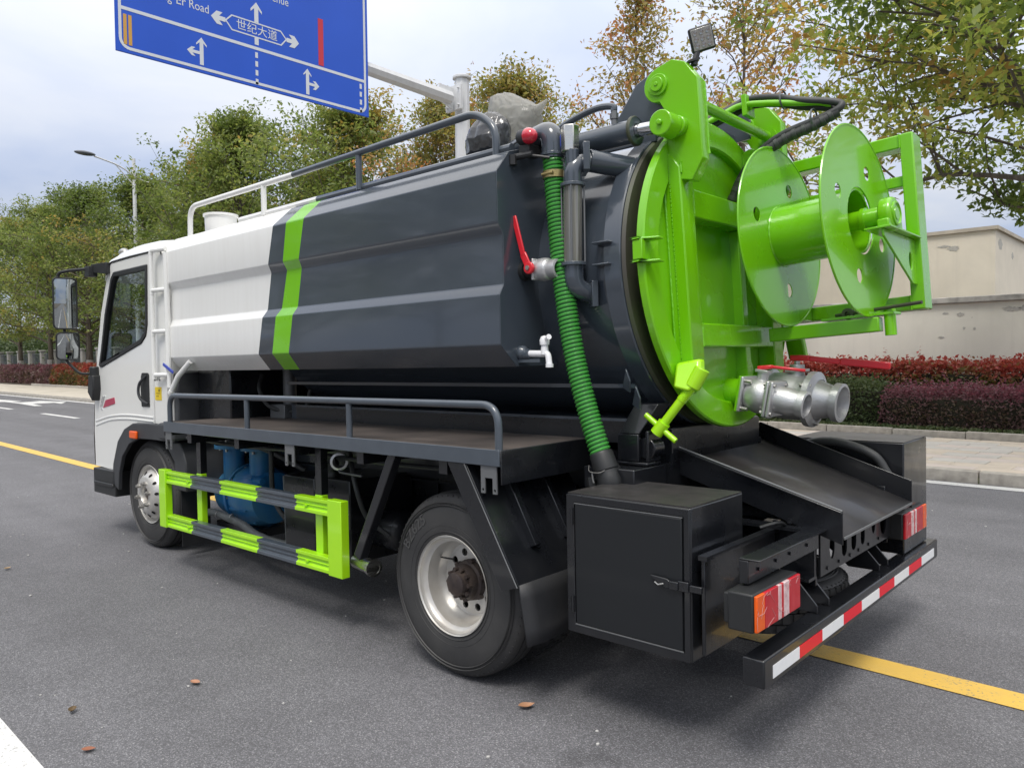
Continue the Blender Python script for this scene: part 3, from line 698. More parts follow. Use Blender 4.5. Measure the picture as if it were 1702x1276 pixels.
# the street goes on behind the camera (seen in the mirrors and the paint)
for i, (x, y, r_, s_) in enumerate(((14, 12.2, .5, 1.0), (26, 12.0, 2.5, 1.1), (40, 12.3, 4.0, .95), (16, -13.0, 1.5, 1.0), (27, -12.6, 3.3, 1.1), (38, -13, 5.0, .9), (50, -13, .8, 1.0), (64, -12.8, 2.8, 1.1), (80, -13, 4.1, 1.0), (-6, -13.5, 1.1, 1.0), (-14, -13.2, 2.4, 1.05), (-22, -13.6, 3.9, .95), (-31, -13.3, 5.2, 1.1), (-41, -13.5, .4, 1.0), (-52, -13.4, 1.9, 1.05))):
    tree_copy(tA if i % 2 else tB, ('street tree further back along the kerb, behind the camera' if y > 0 else 'street tree on the opposite pavement, behind the camera'), (x, y, TZ if y > 0 else 0), r_, s_, 'street trees behind the camera' if y > 0 else 'trees of the opposite pavement')

def hedge(name, label, x0, x1, y0, y1, h, n, leaf, size, hue_top, hue_low, seed, shoots=0, group=None, rnd=0.25, z0=0.15, top_rough=0.06):
    rg = np.random.default_rng(seed)
    u = rg.uniform(x0, x1, n); w = rg.uniform(0, 1, n)
    # leaves over front, top and back faces of a rounded box
    t = rg.uniform(0, 1, n)
    per = 2 * h + (y1 - y0)
    s = t * per
    Y = np.where(s < h, y0, np.where(s < h + y1 - y0, y0 + (s - h), y1)); Z = np.where(s < h, s, np.where(s < h + y1 - y0, h, per - s))
    lump = np.array([noise.noise((a * 1.6, b * 1.6, c * 1.6 + seed)) for a, b, c in zip(u, Y, Z)])
    edge = np.clip((Z - (h - rnd)) / rnd, 0, 1); ymid = (y0 + y1) / 2
    Y = Y + (ymid - Y) * edge ** 2 * 0.22 + np.where(Y < ymid, -1, 1) * lump * 0.10 + rg.normal(0, .035, n)
    Z = Z + lump * 0.10 + rg.normal(0, top_rough, n) * (Z > h * .9) + rg.normal(0, .02, n)
    hue = hue_low + (hue_top - hue_low) * np.clip((Z - h * 0.62) / (h * 0.3), 0, 1) + lump * 0.25 + rg.normal(0, .13, n)
    P = np.stack([u, Y, Z + z0], 1)
    if shoots:
        sx = rg.uniform(x0, x1, shoots); sy = rg.uniform(y0 + .05, y1 - .05, shoots); sh = rg.uniform(.05, .24, shoots) * (1 + (rg.uniform(size=shoots) > .9) * .7)
        k = 9
        tt = np.tile(np.linspace(0, 1, k), shoots)
        Q = np.stack([np.repeat(sx, k) + tt * 0.03, np.repeat(sy, k), z0 + h - .03 + np.repeat(sh, k) * tt], 1) + rg.normal(0, .012, (shoots * k, 3))
        P = np.concatenate([P, Q]); hue = np.concatenate([hue, hue_top + 0.1 + rg.normal(0, .1, len(Q))])
    root = empty(name, ((x0 + x1) / 2, (y0 + y1) / 2, 0.0)); tag(root, label, 'hedge', group)
    P = P - np.array([(x0 + x1) / 2, (y0 + y1) / 2, 0])
    leaf_mesh('foliage', P, hue, size, LEAF[leaf], rg, parent=root, up=0.3)
    hx = (x1 - x0) / 2; hy = (y1 - y0) / 2
    core = MB().box(-hx + .06, hx - .06, -hy + .10, hy - .10, z0 - 0.03, z0 + h - .12)  # solid dark box filling the inside of the hedge
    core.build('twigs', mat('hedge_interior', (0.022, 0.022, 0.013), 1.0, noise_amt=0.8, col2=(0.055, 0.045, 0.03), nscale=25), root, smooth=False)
    return root

hedge('photinia_hedge', 'tall red topped hedge against the cream wall behind the truck', -4.6, 3.6, 11.95, 12.75, 0.98, 30000, 'red', 0.075, 0.74, 0.06, 3, shoots=420, top_rough=0.05)
hedge('loropetalum_hedge', 'low purple leaved hedge in front of the red hedge at the right', -1.75, 3.6, 10.92, 11.9, 0.62, 24000, 'purple', 0.05, 0.72, 0.36, 5, top_rough=0.06, rnd=0.4, shoots=160)
hedge('boxwood_shrub', 'dark green shrub behind the big valve, left of the purple hedge', -4.4, -1.78, 11.0, 11.9, 0.70, 9000, 'box', 0.06, 0.45, 0.3, 9, rnd=0.35)
hedge('loropetalum_hedge', 'clipped purple hedge at the far left below the trees', -64.0, -44.0, 10.9, 12.3, 0.92, 26000, 'purple', 0.13, 0.5, 0.35, 15)
hedge('photinia_hedge', 'clipped rust red hedge right beside the cab mirrors', -43.8, -30.0, 10.9, 12.3, 1.0, 20000, 'red', 0.12, 0.68, 0.42, 17)
# rough ground cover at the foot of the hedges
n_ = 9000
gc = leaf_mesh('ground_cover', np.stack([rng.uniform(-4.5, 3.6, n_), 10.50 + rng.beta(1.2, 2.0, n_) * 0.62, 0.16 + rng.uniform(0, .09, n_)], 1), rng.uniform(0, 1, n_), 0.05, LEAF['box'], rng, up=0.5)
gc['kind'] = 'stuff'
# undergrowth far behind the left tree row
def thicket(x0, x1, y, h, n, seed, size):
    rg = np.random.default_rng(seed)
    u = rg.uniform(x0, x1, n); z = h * rg.beta(1.6, 1.4, n)
    top = np.array([0.75 + 0.5 * noise.noise((a * .22, seed, 0)) for a in u])
    return np.stack([u, y + rg.normal(0, .9, n), 0.1 + z * top], 1), rg.uniform(0, 1, n) * 0.6, rg
P_, H_, g_ = thicket(-150, -22, 25.5, 6.4, 70000, 4, 0.26)
th = leaf_mesh('undergrowth', P_, H_, 0.34, LEAF['box'], g_); th['kind'] = 'stuff'

# ------------------------------------------------------------------ wall, building, far fence
wall = empty('boundary_wall', (0, 13.0, 0)); tag(wall, 'cream rendered wall with flaking paint and a grey coping behind the red hedge', 'wall')
MB().box(-9, 9, 0, 0.24, 0, 2.235).build('rendered_face', M['wallcream'], wall, smooth=False)
MB().box(-9.03, 9.03, -0.07, 0.31, 2.238, 2.345).build('coping', M['coping'], wall, bevel=0.015)
def blotch(cx, cz, w, h, seed, n=26):
    rd = random.Random(seed)
    return [(cx + w * (0.55 + 0.45 * rd.random()) * math.cos(a), cz + h * (0.55 + 0.45 * rd.random()) * math.sin(a)) for a in (2 * math.pi * i / n for i in range(n))]
for cx, cz, w_, h_, sd in ((-0.33, 2.10, .17, .05, 1), (-0.12, 2.11, .14, .055, 2), (-1.32, 2.07, .06, .025, 3), (-1.08, 2.04, .075, .04, 4), (-1.03, 1.80, .025, .03, 5), (-0.87, 1.79, .025, .03, 6), (-1.39, 1.65, .06, .025, 7), (1.2, 1.9, .3, .12, 8), (2.6, 2.05, .2, .1, 18)):
    MB().plate(blotch(cx, cz, w_, h_, sd), [], (0, -0.002, 0), (1, 0, 0), (0, 0, 1), 0.004).build('flaked_patch', M['flake'], wall, smooth=False)
bld = empty('cream_building', (-0.868, 14.5, 0)); tag(bld, 'plain cream flat roofed building standing behind the boundary wall', 'building')
bld.rotation_euler = (0, 0, R(0))
MB().box(-16, 0, 0, 9, 0, 3.66).build('walls', M['bldcream'], bld, smooth=False)
MB().box(-16.05, 0.05, -0.05, 9.05, 3.663, 3.73).build('roof_edge', mat('roof_edge_render', (0.50, 0.45, 0.37), 0.9, noise_amt=0.8, col2=(0.3, 0.27, 0.23), nscale=5), bld, smooth=False)
for cx, cz, w_, h_, sd in ((-0.70, 3.38, .12, .07, 21), (-0.86, 3.43, .12, .03, 22)):
    MB().plate(blotch(cx, cz, w_, h_, sd), [], (0, -0.002, 0), (1, 0, 0), (0, 0, 1), 0.004).build('flaked_patch', M['flake'], bld, smooth=False)
for cy, cz, w_, h_, sd in ((0.40, 3.42, .20, .15, 23), (1.5, 3.3, .12, .08, 24)):
    MB().plate(blotch(cy, cz, w_, h_, sd), [], (-0.002, 0, 0), (0, 1, 0), (0, 0, 1), 0.004).build('flaked_patch', M['flake'], bld, smooth=False)

fen = empty('pillared_fence', (-60, 23.5, 0)); tag(fen, 'pale far fence with square pillars seen between the trunks at the left', 'fence')
M['fenceplaster'] = mat('fence_plaster', (0.24, 0.23, 0.205), 0.9, noise_amt=0.6, nscale=2)
pl0 = MB().box(-.28, .28, -.28, .28, 0, 2.5).box(-.36, .36, -.36, .36, 2.5, 2.66).build('pillar', M['fenceplaster'], fen, bevel=.02)
for i in range(22):
    p_ = pl0 if i == 0 else pl0.copy()
    if i: COL.objects.link(p_)
    p_.location = (-60 + i * 4.2, 0, 0); p_.parent = fen
MB().box(-60, 30, -.1, .1, 0, 0.7).build('plinth', M['fenceplaster'], fen, smooth=False)
rl = MB()
for i in range(360): rl.box(-59.9 + i * .25, -59.87 + i * .25, -.015, .015, .7, 2.3)
rl.box(-60, 30, -.02, .02, 2.26, 2.3)
fr_ = rl.build('fence_bars', M['lamphead'], fen, smooth=False); fr_['kind'] = 'stuff'

# ------------------------------------------------------------------ gantry sign
sg = empty('direction_sign', (-9.0, 8.57, 0.12)); tag(sg, 'blue overhead direction sign hung from a white roadside pole', 'road sign')
SX = 0.0
def W(y, z): return (y - 8.57, z - 0.12)
pole = MB().cyl((0, 0, 0), (0, 0, 6.84), 0.17, 0.145, n=8).build('pole', M['galv'], sg, angle=20)
MB().cyl((0, 0, 6.845), (0, 0, 6.90), 0.19, n=20).build('pole_cap', M['galv'], sg, bevel=.01)
arm = MB().cyl((-.0, -0.34, 6.40), (-.0, -7.2, 6.58), 0.135, 0.085, n=8).build('sign_arm', M['galv'], sg, angle=20)
fl = MB().box(-.22, .22, -.215, -.19, 6.17, 6.66).box(-.22, .22, -.25, -.22, 6.17, 6.66)
for z_ in (6.25, 6.58): 
    for x_ in (-.17, .17): fl.cyl((x_, -.30, z_), (x_, -.15, z_), .018, n=6)
fl.box(-.012, .012, -.62, -.25, 6.52, 6.62).prism([(-.012, -.25, 6.18), (-.012, -.25, 6.30), (-.012, -.60, 6.32), (-.012, -.60, 6.28)], (.024, 0, 0))
fl.build('arm_flange', M['galv'], sg, bevel=.004)
y0, y1, z0, z1 = 1.915, 6.155, 5.655, 8.35
bd = MB().box(0.115, 0.145, y0 - 8.57, y1 - 8.57, z0 - .12, z1 - .12).build('board', [M['signblue']], sg, bevel=.006)
for yy in (2.6, 5.4):
    MB().box(0.07, 0.113, yy - 8.57 - .04, yy - 8.57 + .04, z0 - .02, z1 - .3).build('board_stiffener', M['galv'], sg)
FX = 0.1465
def rrect(a, b, c, d, r):
    o = []
    for cx, cy, t0 in ((b - r, d - r, 0), (a + r, d - r, 90), (a + r, c + r, 180), (b - r, c + r, 270)):
        o += [(cx + r * math.cos(R(t0 + k * 15)), cy + r * math.sin(R(t0 + k * 15))) for k in range(7)]
    return o
def sgn(name, pts, m, holes=(), lift=0.0):
    pts = [W(*p) for p in pts]; holes = [[W(*p) for p in h] for h in holes]
    return MB().plate(pts, holes, (FX + lift, 0, 0), (0, 1, 0), (0, 0, 1), 0.0015).build(name, m, sg, smooth=False)
sgn('sign_border', rrect(1.955, 6.105, 5.70, 8.31, .15), M['signwhite'], [rrect(1.995, 6.062, 5.742, 8.27, .11)])
sgn('divider_line', [(1.995, 6.238), (6.062, 6.238), (6.062, 6.285), (1.995, 6.285)], M['signwhite'])
for a in (2.018, 2.086): sgn('yellow_bar', [(a, 5.768), (a + .046, 5.768), (a + .046, 6.183), (a, 6.183)], M['signyellow'])
def arrow(cx, zb, zt, w, hw, hh):
    return [(cx - w, zb), (cx + w, zb), (cx + w, zt - hh * .62), (cx + hw, zt - hh), (cx + hw, zt - hh * .62 - .02), (cx, zt), (cx - hw, zt - hh * .62 - .02), (cx - hw, zt - hh), (cx - w, zt - hh * .62)]
sgn('lane_arrow', arrow(3.125, 5.77, 6.172, .029, .08, .125), M['signwhite'])
sgn('lane_arrow', [(2.905, 5.94), (2.975, 6.005), (3.03, 6.005), (2.985, 5.962), (3.0945, 5.962), (3.0945, 5.918), (2.985, 5.918), (3.03, 5.875), (2.975, 5.875)], M['signwhite'])
sgn('lane_arrow', arrow(4.921, 5.765, 6.185, .03, .075, .12), M['signwhite'])
sgn('lane_arrow', [(5.143, 5.945), (5.075, 6.01), (5.02, 6.01), (5.065, 5.967), (4.9525, 5.967), (4.9525, 5.923), (5.065, 5.923), (5.02, 5.87), (5.075, 5.87)], M['signwhite'])
for a in range(4):
    zc = 6.18 - a * .137
    sgn('dash_mark', [(3.99, zc - .065), (4.035, zc - .065), (4.035, zc + .02), (3.99, zc + .02)], M['signwhite'])
    sgn('dash_mark', [(5.965, zc - .065), (6.01, zc - .065), (6.01, zc + .02), (5.965, zc + .02)], M['signwhite'])
sgn('up_arrow', arrow(4.022, 6.6645, 6.975, .035, .095, .16), M['signwhite'])
sgn('up_arrow_foot', [(3.985, 6.318), (4.053, 6.318), (4.053, 6.425), (3.985, 6.425)], M['signwhite'])
bub = [(3.502, 6.55), (3.607, 6.663), (4.447, 6.663), (4.554, 6.55), (4.452, 6.425), (3.609, 6.425)]
bubi = [(3.528, 6.55), (3.618, 6.643), (4.437, 6.643), (4.528, 6.55), (4.441, 6.445), (3.619, 6.445)]
sgn('road_name_frame', bub, M['signwhite'], [bubi])
sgn('left_arrow', [(3.282, 6.545), (3.37, 6.645), (3.465, 6.645), (3.41, 6.582), (3.51, 6.582), (3.51, 6.515), (3.41, 6.515), (3.465, 6.452), (3.37, 6.452)], M['signwhite'], lift=.0006)
sgn('right_arrow', [(4.772, 6.55), (4.688, 6.645), (4.59, 6.645), (4.645, 6.582), (4.545, 6.582), (4.545, 6.515), (4.645, 6.515), (4.59, 6.452), (4.688, 6.452)], M['signwhite'], lift=.0006)
sgn('red_bar', [(5.14, 6.305), (5.24, 6.305), (5.24, 7.08), (5.14, 7.08)], M['signred'])
def sign_text(body, y_l, y_r, zb, size, m):
    me = text_mesh(body, size, 0.0006)
    co = np.zeros(len(me.vertices) * 3, np.float32); me.vertices.foreach_get('co', co); co = co.reshape(-1, 3)
    a, b = co[:, 0].min(), co[:, 0].max()
    k = (y_r - y_l) / (b - a)
    out = np.stack([np.full(len(co), FX + .001) + co[:, 2], y_l - 8.57 + (co[:, 0] - a) * k, zb - .12 + co[:, 1]], 1)
    me.vertices.foreach_set('co', out.astype(np.float32).ravel()); me.materials.append(m); me.update()
    o = bpy.data.objects.new('sign_lettering', me); COL.objects.link(o); o.parent = sg
    return o
sign_text('Road', 2.955, 3.25, 6.558, 0.182, M['signwhite'])
sign_text('Er', 2.767, 2.905, 6.556, 0.182, M['signwhite'])
sign_text('guang', 2.36, 2.70, 6.556, 0.182, M['signwhite'])
sign_text('Avenue', 4.13, 4.593, 7.09, 0.182, M['signwhite'])
sign_text('世纪大道', 3.69, 4.378, 6.487, 0.172, M['signwhite'])

# ------------------------------------------------------------------ street lamp
lp = empty('street_lamp', (-32.63, 11.2, -1.33)); tag(lp, 'grey street lamp on a white pole sticking up above the trees at the left', 'street lamp')
MB().cyl((0, 0, 0), (0, 0, 11.50), .12, .07, n=14).build('pole', M['galv'], lp)
ar = MB().tube(spline([(0, 0, 10.75), (0, -.6, 11.08), (0, -1.3, 11.26), (0, -1.6, 11.32)], 5), .035, n=8).tube([(0, -.02, 10.35), (0, -.75, 11.12)], .025, n=6)
ar.tube(spline([(0, 0, 10.75), (0, .5, 10.58), (0, .85, 10.62)], 4), .022, n=6)
ar.build('lamp_arm', M['galv'], lp)
MB().sphere((0, -1.95, 11.38), .42, .42, 1.0, .22, n=16).build('lamp_head', M['lamphead'], lp)

# ------------------------------------------------------------------ fallen leaves on the road
def fallen(x, y, s, col, rot, curl, label):
    m_ = mat('dry_leaf', col, 0.6, noise_amt=0.5, col2=tuple(c * .55 for c in col), nscale=40)
    o = MB(); n = 9; vs, fs = [], []
    for i in range(n):
        t = i / (n - 1); w_ = math.sin(math.pi * t ** 0.85) * 0.3
        for q in (-1, -.5, 0, .5, 1):
            vs.append((s * (t - .5), s * w_ * q, s * (curl * (t - .5) ** 2 + curl * .8 * q * q * w_) + .008))
    for i in range(n - 1):
        for q in range(4):
            a = i * 5 + q; fs.append((a, a + 1, a + 6, a + 5))
    ob = o.add(vs, fs).build('fallen_leaf', m_, loc=(x, y, 0.0)); ob.rotation_euler = (0, 0, rot)
    tag(ob, label, 'leaf', 'fallen leaves on the road')
fallen(-0.768, -0.789, .055, (.40, .20, .12), .3, .5, 'pinkish dry leaf on the asphalt under the left of the rear wheel')
fallen(0.432, -0.014, .07, (.42, .22, .12), 1.1, .6, 'tan dry leaf on the asphalt under the rear wheel')
fallen(2.02, 2.16, .10, (.42, .24, .12), .2, .5, 'broad tan leaf lying right of the rear bumper')
fallen(-0.873, -1.234, .05, (.11, .07, .03), -.6, .8, 'small dark curled leaf near the white line')
fallen(-0.499, -1.296, .05, (.27, .10, .05), .9, .3, 'rusty brown leaf nearest the white line')
fallen(-3.5, -0.82, .05, (.40, .27, .14), 2.0, .6, 'pale leaf at the left edge of the road')
fallen(-2.9, 2.6, .07, (.5, .42, .3), 1.0, .5, 'pale leaf beyond the yellow line near the cab')

# loose grit and paper-white specks on the asphalt
gr = MB(); rg_ = random.Random(5)
for i in range(150):
    x, y = rg_.uniform(-7, 3.2), rg_.uniform(-1.3, 6.5) if i % 3 else rg_.uniform(-1.3, 1.0)
    s_ = rg_.uniform(.003, .009); gr.sphere((x, y, s_ * .5), s_, rg_.uniform(.7, 1.5), rg_.uniform(.7, 1.4), .6, n=6)
go = gr.build('grit', mat('pale_grit', (0.55, 0.54, 0.52), 0.8, noise_amt=0.8, col2=(0.25, 0.24, 0.23), nscale=3)); go['kind'] = 'stuff'
# ================================================================== THE TRUCK  (x rearwards, y away from the camera side, z up)
MW = Matrix(((0.9996904549, -0.0228377742, -0.0098706828, 0), (0.0228388868, 0.9997391586, 0, 0), (0.0098681082, -0.0002254354, 0.9999512836, 0), (0, 0, 0, 1)))
T = empty('vacuum_truck'); T.rotation_euler = MW.to_euler()
tag(T, 'white, slate grey and lime green vacuum tanker truck parked across the yellow line', 'truck')
YC = 1.05
def B(name, mb, m, parent=None, bevel=0.0, **k):
    return mb.build(name, m, parent or T, bevel, **k)
def dup(o, loc=None, rot=None, name=None):
    c = o.copy(); COL.objects.link(c)
    if loc is not None: c.location = loc
    if rot is not None: c.rotation_euler = rot
    for ch in o.children:
        d = ch.copy(); COL.objects.link(d); d.parent = c
    return c

# ---------------------------------------------------------------- cab
YL, YR = 0.14, 1.96
side = [(-3.25, 0.80), (-3.25, 2.19), (-3.96, 2.185), (-4.04, 2.09), (-4.19, 1.80), (-4.30, 1.45), (-4.37, 1.15), (-4.405, 0.85), (-4.40, 0.57), (-3.93, 0.55), (-3.90, 0.66), (-3.74, 0.88), (-3.56, 0.945), (-3.25, 0.95)]
side[0] = (-3.25, 0.952); side = side[:-1]
win = [(-3.29, 2.105), (-3.90, 2.105), (-3.955, 2.06), (-4.09, 1.80), (-4.19, 1.52), (-4.245, 1.39), (-4.215, 1.372), (-3.43, 1.545), (-3.345, 1.60), (-3.315, 1.68)]
pil = [(-3.03, 0.952), (-3.03, 2.12), (-3.05, 2.18), (-3.08, 2.192), (-3.242, 2.192), (-3.242, 0.952)]
def inset(poly, k):
    cx = sum(p[0] for p in poly) / len(poly); cz = sum(p[1] for p in poly) / len(poly)
    return [(cx + (p[0] - cx) * k, cz + (p[1] - cz) * k) for p in poly]
def thin(poly, d):
    """offset a polygon inwards by d (simple mitre)"""
    out = []; n = len(poly)
    ar_ = sum(poly[i][0] * poly[(i + 1) % n][1] - poly[(i + 1) % n][0] * poly[i][1] for i in range(n))
    sg_ = 1 if ar_ > 0 else -1
    for i in range(n):
        a, b, c = V((*poly[i - 1], 0)), V((*poly[i], 0)), V((*poly[(i + 1) % n], 0))
        n1 = V((-(b - a).y, (b - a).x, 0)).normalized() * sg_; n2 = V((-(c - b).y, (c - b).x, 0)).normalized() * sg_
        m_ = (n1 + n2); m_ = m_ / max(0.3, m_.dot(n1))
        out.append((b.x + m_.x * d, b.y + m_.y * d))
    return out
# body shell: pillars, roof, back wall, front, floor
cab = MB()
for y, t in ((YL, 0.035), (YR - 0.035, 0.035)):
    cab.plate(pil, [], (0, y + t, 0), (1, 0, 0), (0, 0, 1), t)
# roof: rounded into the sides
xs = [-3.045, -3.06, -3.12, -3.3, -3.6, -3.85, -3.97, -4.03]
zt = [2.20, 2.265, 2.29, 2.315, 2.325, 2.30, 2.255, 2.20]
prof_y = [0.0, 0.012, 0.045, 0.10, 0.19, 0.35, 0.91]
prof_k = [0.0, 0.32, 0.60, 0.80, 0.93, 0.99, 1.0]
ys_ = [YL + q for q in prof_y] + [YR - q for q in prof_y[-2::-1]]
ks_ = prof_k + prof_k[-2::-1]
vs = [(x, y, 2.192 + (z - 2.192) * k) for x, z in zip(xs, zt) for y, k in zip(ys_, ks_)]
nq = len(ys_)
cab.add(vs, [(i * nq + j, (i + 1) * nq + j, (i + 1) * nq + j + 1, i * nq + j + 1) for i in range(len(xs) - 1) for j in range(nq - 1)])
cab.box(-3.06, -3.03, YL + .034, YR - .034, 0.952, 2.215)
# front skin in plan: rounded corners, following the side profile
fx = [(-4.03, 2.19), (-4.09, 2.06)]; low = [(-4.335, 1.33), (-4.40, 1.0), (-4.425, 0.8), (-4.42, 0.57)]
def frontrow(x, z):
    return [(x + .0, YL + .002, z), (x - .05, YL + .03, z), (x - .10, YL + .12, z), (x - .14, YL + .35, z), (x - .15, YC, z), (x - .14, YR - .35, z), (x - .10, YR - .12, z), (x - .05, YR - .03, z), (x, YR - .002, z)]
for rows in (fx, low):
    vs = [p for x, z in rows for p in frontrow(x, z)]
    cab.add(vs, [(i * 9 + j, (i + 1) * 9 + j, (i + 1) * 9 + j + 1, i * 9 + j + 1) for i in range(len(rows) - 1) for j in range(8)])
cab_o = B('cab', cab, M['cabwhite'], bevel=.008, angle=28)
# roof gutter line
B('roof_gutter', MB().tube(fillet([(-3.055, YL - .001, 2.155), (-3.07, YL - .002, 2.193), (-3.6, YL - .002, 2.196), (-3.95, YL - .002, 2.19), (-4.04, YL - .002, 2.10)], .03, 4), .006, n=6), M['plastic'], cab_o)
# doors
for y, t, nm in ((YL, .035, 'cab_door'), (YR - .035, .035, 'cab_door')):
    d = B(nm, MB().plate(side, [win], (0, y + t, 0), (1, 0, 0), (0, 0, 1), t), M['cabwhite'], bevel=.007)
    outy = y - .004 if y < 1 else y + t + .004
    B('window_seal', MB().plate(win, [thin(win, .030)], (0, (y - .004 + t + .006), 0), (1, 0, 0), (0, 0, 1), t + .010), M['plastic'], d, bevel=.004)
    B('window_glass', MB().plate(thin(win, .022), [], (0, y + .016, 0), (1, 0, 0), (0, 0, 1), .004), M['glass'], d, smooth=False)
    if y < 1:
        # recessed handle
        hp = [(-3.45, 1.075), (-3.318, 1.075), (-3.316, 1.315), (-3.335, 1.325), (-3.43, 1.325), (-3.45, 1.30), (-3.462, 1.22), (-3.455, 1.11)]
        h = B('door_handle', MB().plate(hp, [], (0, YL - .0005, 0), (1, 0, 0), (0, 0, 1), .006), M['plastic'], d, bevel=.003)
        MB().tube(fillet([(-3.35, YL - .008, 1.305), (-3.425, YL - .03, 1.25), (-3.44, YL - .034, 1.18), (-3.41, YL - .028, 1.125), (-3.335, YL - .008, 1.10)], .03, 4), [.007] + [.010] * 15 + [.007], n=8).build('handle_grip', M['fender'], T, bevel=0).parent = d
        # swage line and badge
        sw = MB()
        for q in range(2):
            sw.tube(spline([(-4.36, YL + .003, .935 - .035 * q), (-4.05, YL + .002, .985 - .03 * q), (-3.7, YL + .002, 1.005 - .03 * q), (-3.26, YL + .002, 1.0 - .03 * q)], 6), .009, n=8)
        B('swage_line', sw, M['cabwhite'], d)
        bd_ = B('badge', MB().prism([(-4.20, YL - .004, 1.045), (-3.955, YL - .004, 1.085), (-3.965, YL - .004, 1.135), (-4.14, YL - .004, 1.11)], (0, .005, 0)), M['badge'], d, bevel=.002)
        MB().tube(spline([(-4.215, YL - .004, 1.03), (-4.225, YL - .006, 1.06), (-4.20, YL - .008, 1.10), (-4.165, YL - .006, 1.145)], 4), .006, n=6).build('badge_swoosh', M['chrome'], T).parent = d
B('door_gap', MB().box(-3.250, -3.2425, YL + .02, YL + .03, .955, 2.19), M['plastic'], cab_o)
# stickers and black lettering behind the door
st = B('yellow_sticker', MB().box(-3.222, -3.118, YL - .0022, YL - .0005, 1.128, 1.222), M['yellowst'], cab_o)
bt = MB()
B('sticker_print', MB().box(-3.20, -3.14, YL - .0034, YL - .0023, 1.175, 1.18).box(-3.20, -3.16, YL - .0034, YL - .0023, 1.155, 1.16).box(-3.165, -3.14, YL - .0034, YL - .0023, 1.19, 1.205), mat('sticker_ink', (.30, .22, .02), .5), cab_o)
def flat_text(body, x0, x1, z, size, m, y, parent, name='lettering'):
    me = text_mesh(body, size, 0.0004)
    co = np.zeros(len(me.vertices) * 3, np.float32); me.vertices.foreach_get('co', co); co = co.reshape(-1, 3)
    a, b = co[:, 0].min(), co[:, 0].max(); k = (x1 - x0) / (b - a)
    out = np.stack([x0 + (co[:, 0] - a) * k, np.full(len(co), y) - co[:, 2], z + co[:, 1]], 1)
    me.vertices.foreach_set('co', out.astype(np.float32).ravel()); me.materials.append(m); me.update()
    o = bpy.data.objects.new(name, me); COL.objects.link(o); o.parent = parent
    return o
flat_text('Bit', -3.235, -3.13, 1.268, 0.072, M['plastic'], YL - .0012, cab_o)
# glass front
B('windscreen', MB().add(frontrow(-4.095, 2.05) + frontrow(-4.33, 1.335), [(j, 9 + j, 10 + j, j + 1) for j in range(8)]), M['glass'], cab_o)
# cab inside
B('dashboard', MB().prism([(-4.45, .3, 1.05), (-4.42, .3, 1.32), (-4.12, .3, 1.36), (-3.98, .3, 1.2), (-4.02, .3, 1.0)], (0, 1.5, 0)), M['plastic'], cab_o, bevel=.03)
B('cab_floor', MB().box(-4.42, -3.06, YL + .04, YR - .04, .86, .96), M['plastic'], cab_o)
for y in (.52, 1.52):
    s_ = B('seat', MB().box(-3.75, -3.28, y - .24, y + .24, .96, 1.30).prism([(-3.36, y - .23, 1.28), (-3.22, y - .23, 1.30), (-3.14, y - .23, 1.66), (-3.23, y - .23, 1.68)], (0, .46, 0)), M['seat'], cab_o, bevel=.04)
sw_c = V((-3.93, .52, 1.46)); sw_n = V((.62, 0, .78)).normalized(); sx_, sy_, _ = frame_from(sw_n)
wh = MB().tube([sw_c + (sx_ * math.cos(a) + sy_ * math.sin(a)) * .205 for a in (2 * math.pi * i / 28 for i in range(28))], .016, n=8, closed=True)
wh.cyl(sw_c - sw_n * .3, sw_c - sw_n * .02, .03, n=10)
for a in (0, 2.1, 4.2): wh.bar(sw_c, sw_c + (sx_ * math.cos(a) + sy_ * math.sin(a)) * .2, .035, .014, up=sw_n)
wh.cyl(sw_c - sw_n * .03, sw_c + sw_n * .02, .06, n=14)
B('steering_wheel', wh, M['plastic'], cab_o)
# roof marker
B('roof_marker_light', MB().sphere((-4.0, .26, 2.285), .045, 1.2, .8, .7, n=12), M['lens'], cab_o)
# wing mirrors
mr_ = MB().tube(fillet([(-4.02, .14, 2.13), (-4.18, .06, 2.155), (-4.32, -.04, 2.145), (-4.39, -.095, 2.13), (-4.40, -.10, 2.06)], .03, 5), .013, n=10)
mr_.tube(fillet([(-4.40, -.06, 2.06), (-4.40, -.06, 1.46), (-4.39, -.05, 1.42), (-4.34, .02, 1.325), (-4.30, .13, 1.32)], .03, 5), .011, n=10)
mr_.prism([(-3.97, .11, 2.10), (-3.97, .11, 2.19), (-4.14, .06, 2.185), (-4.14, .06, 2.12)], (0, .05, 0)).box(-4.21, -4.12, .035, .10, 2.09, 2.17)
arm_ = B('mirror_arm', mr_, M['plastic'], bevel=.003)
MB().prism([(-4.335, .08, 1.31), (-4.245, .08, 1.31), (-4.235, .08, 1.20), (-4.27, .08, 1.10), (-4.36, .08, 1.17)], (0, .07, 0)).cyl((-4.29, .115, 1.30), (-4.29, .115, 1.38), .036, n=14).build('mirror_base', M['plastic'], T, bevel=.01).parent = arm_
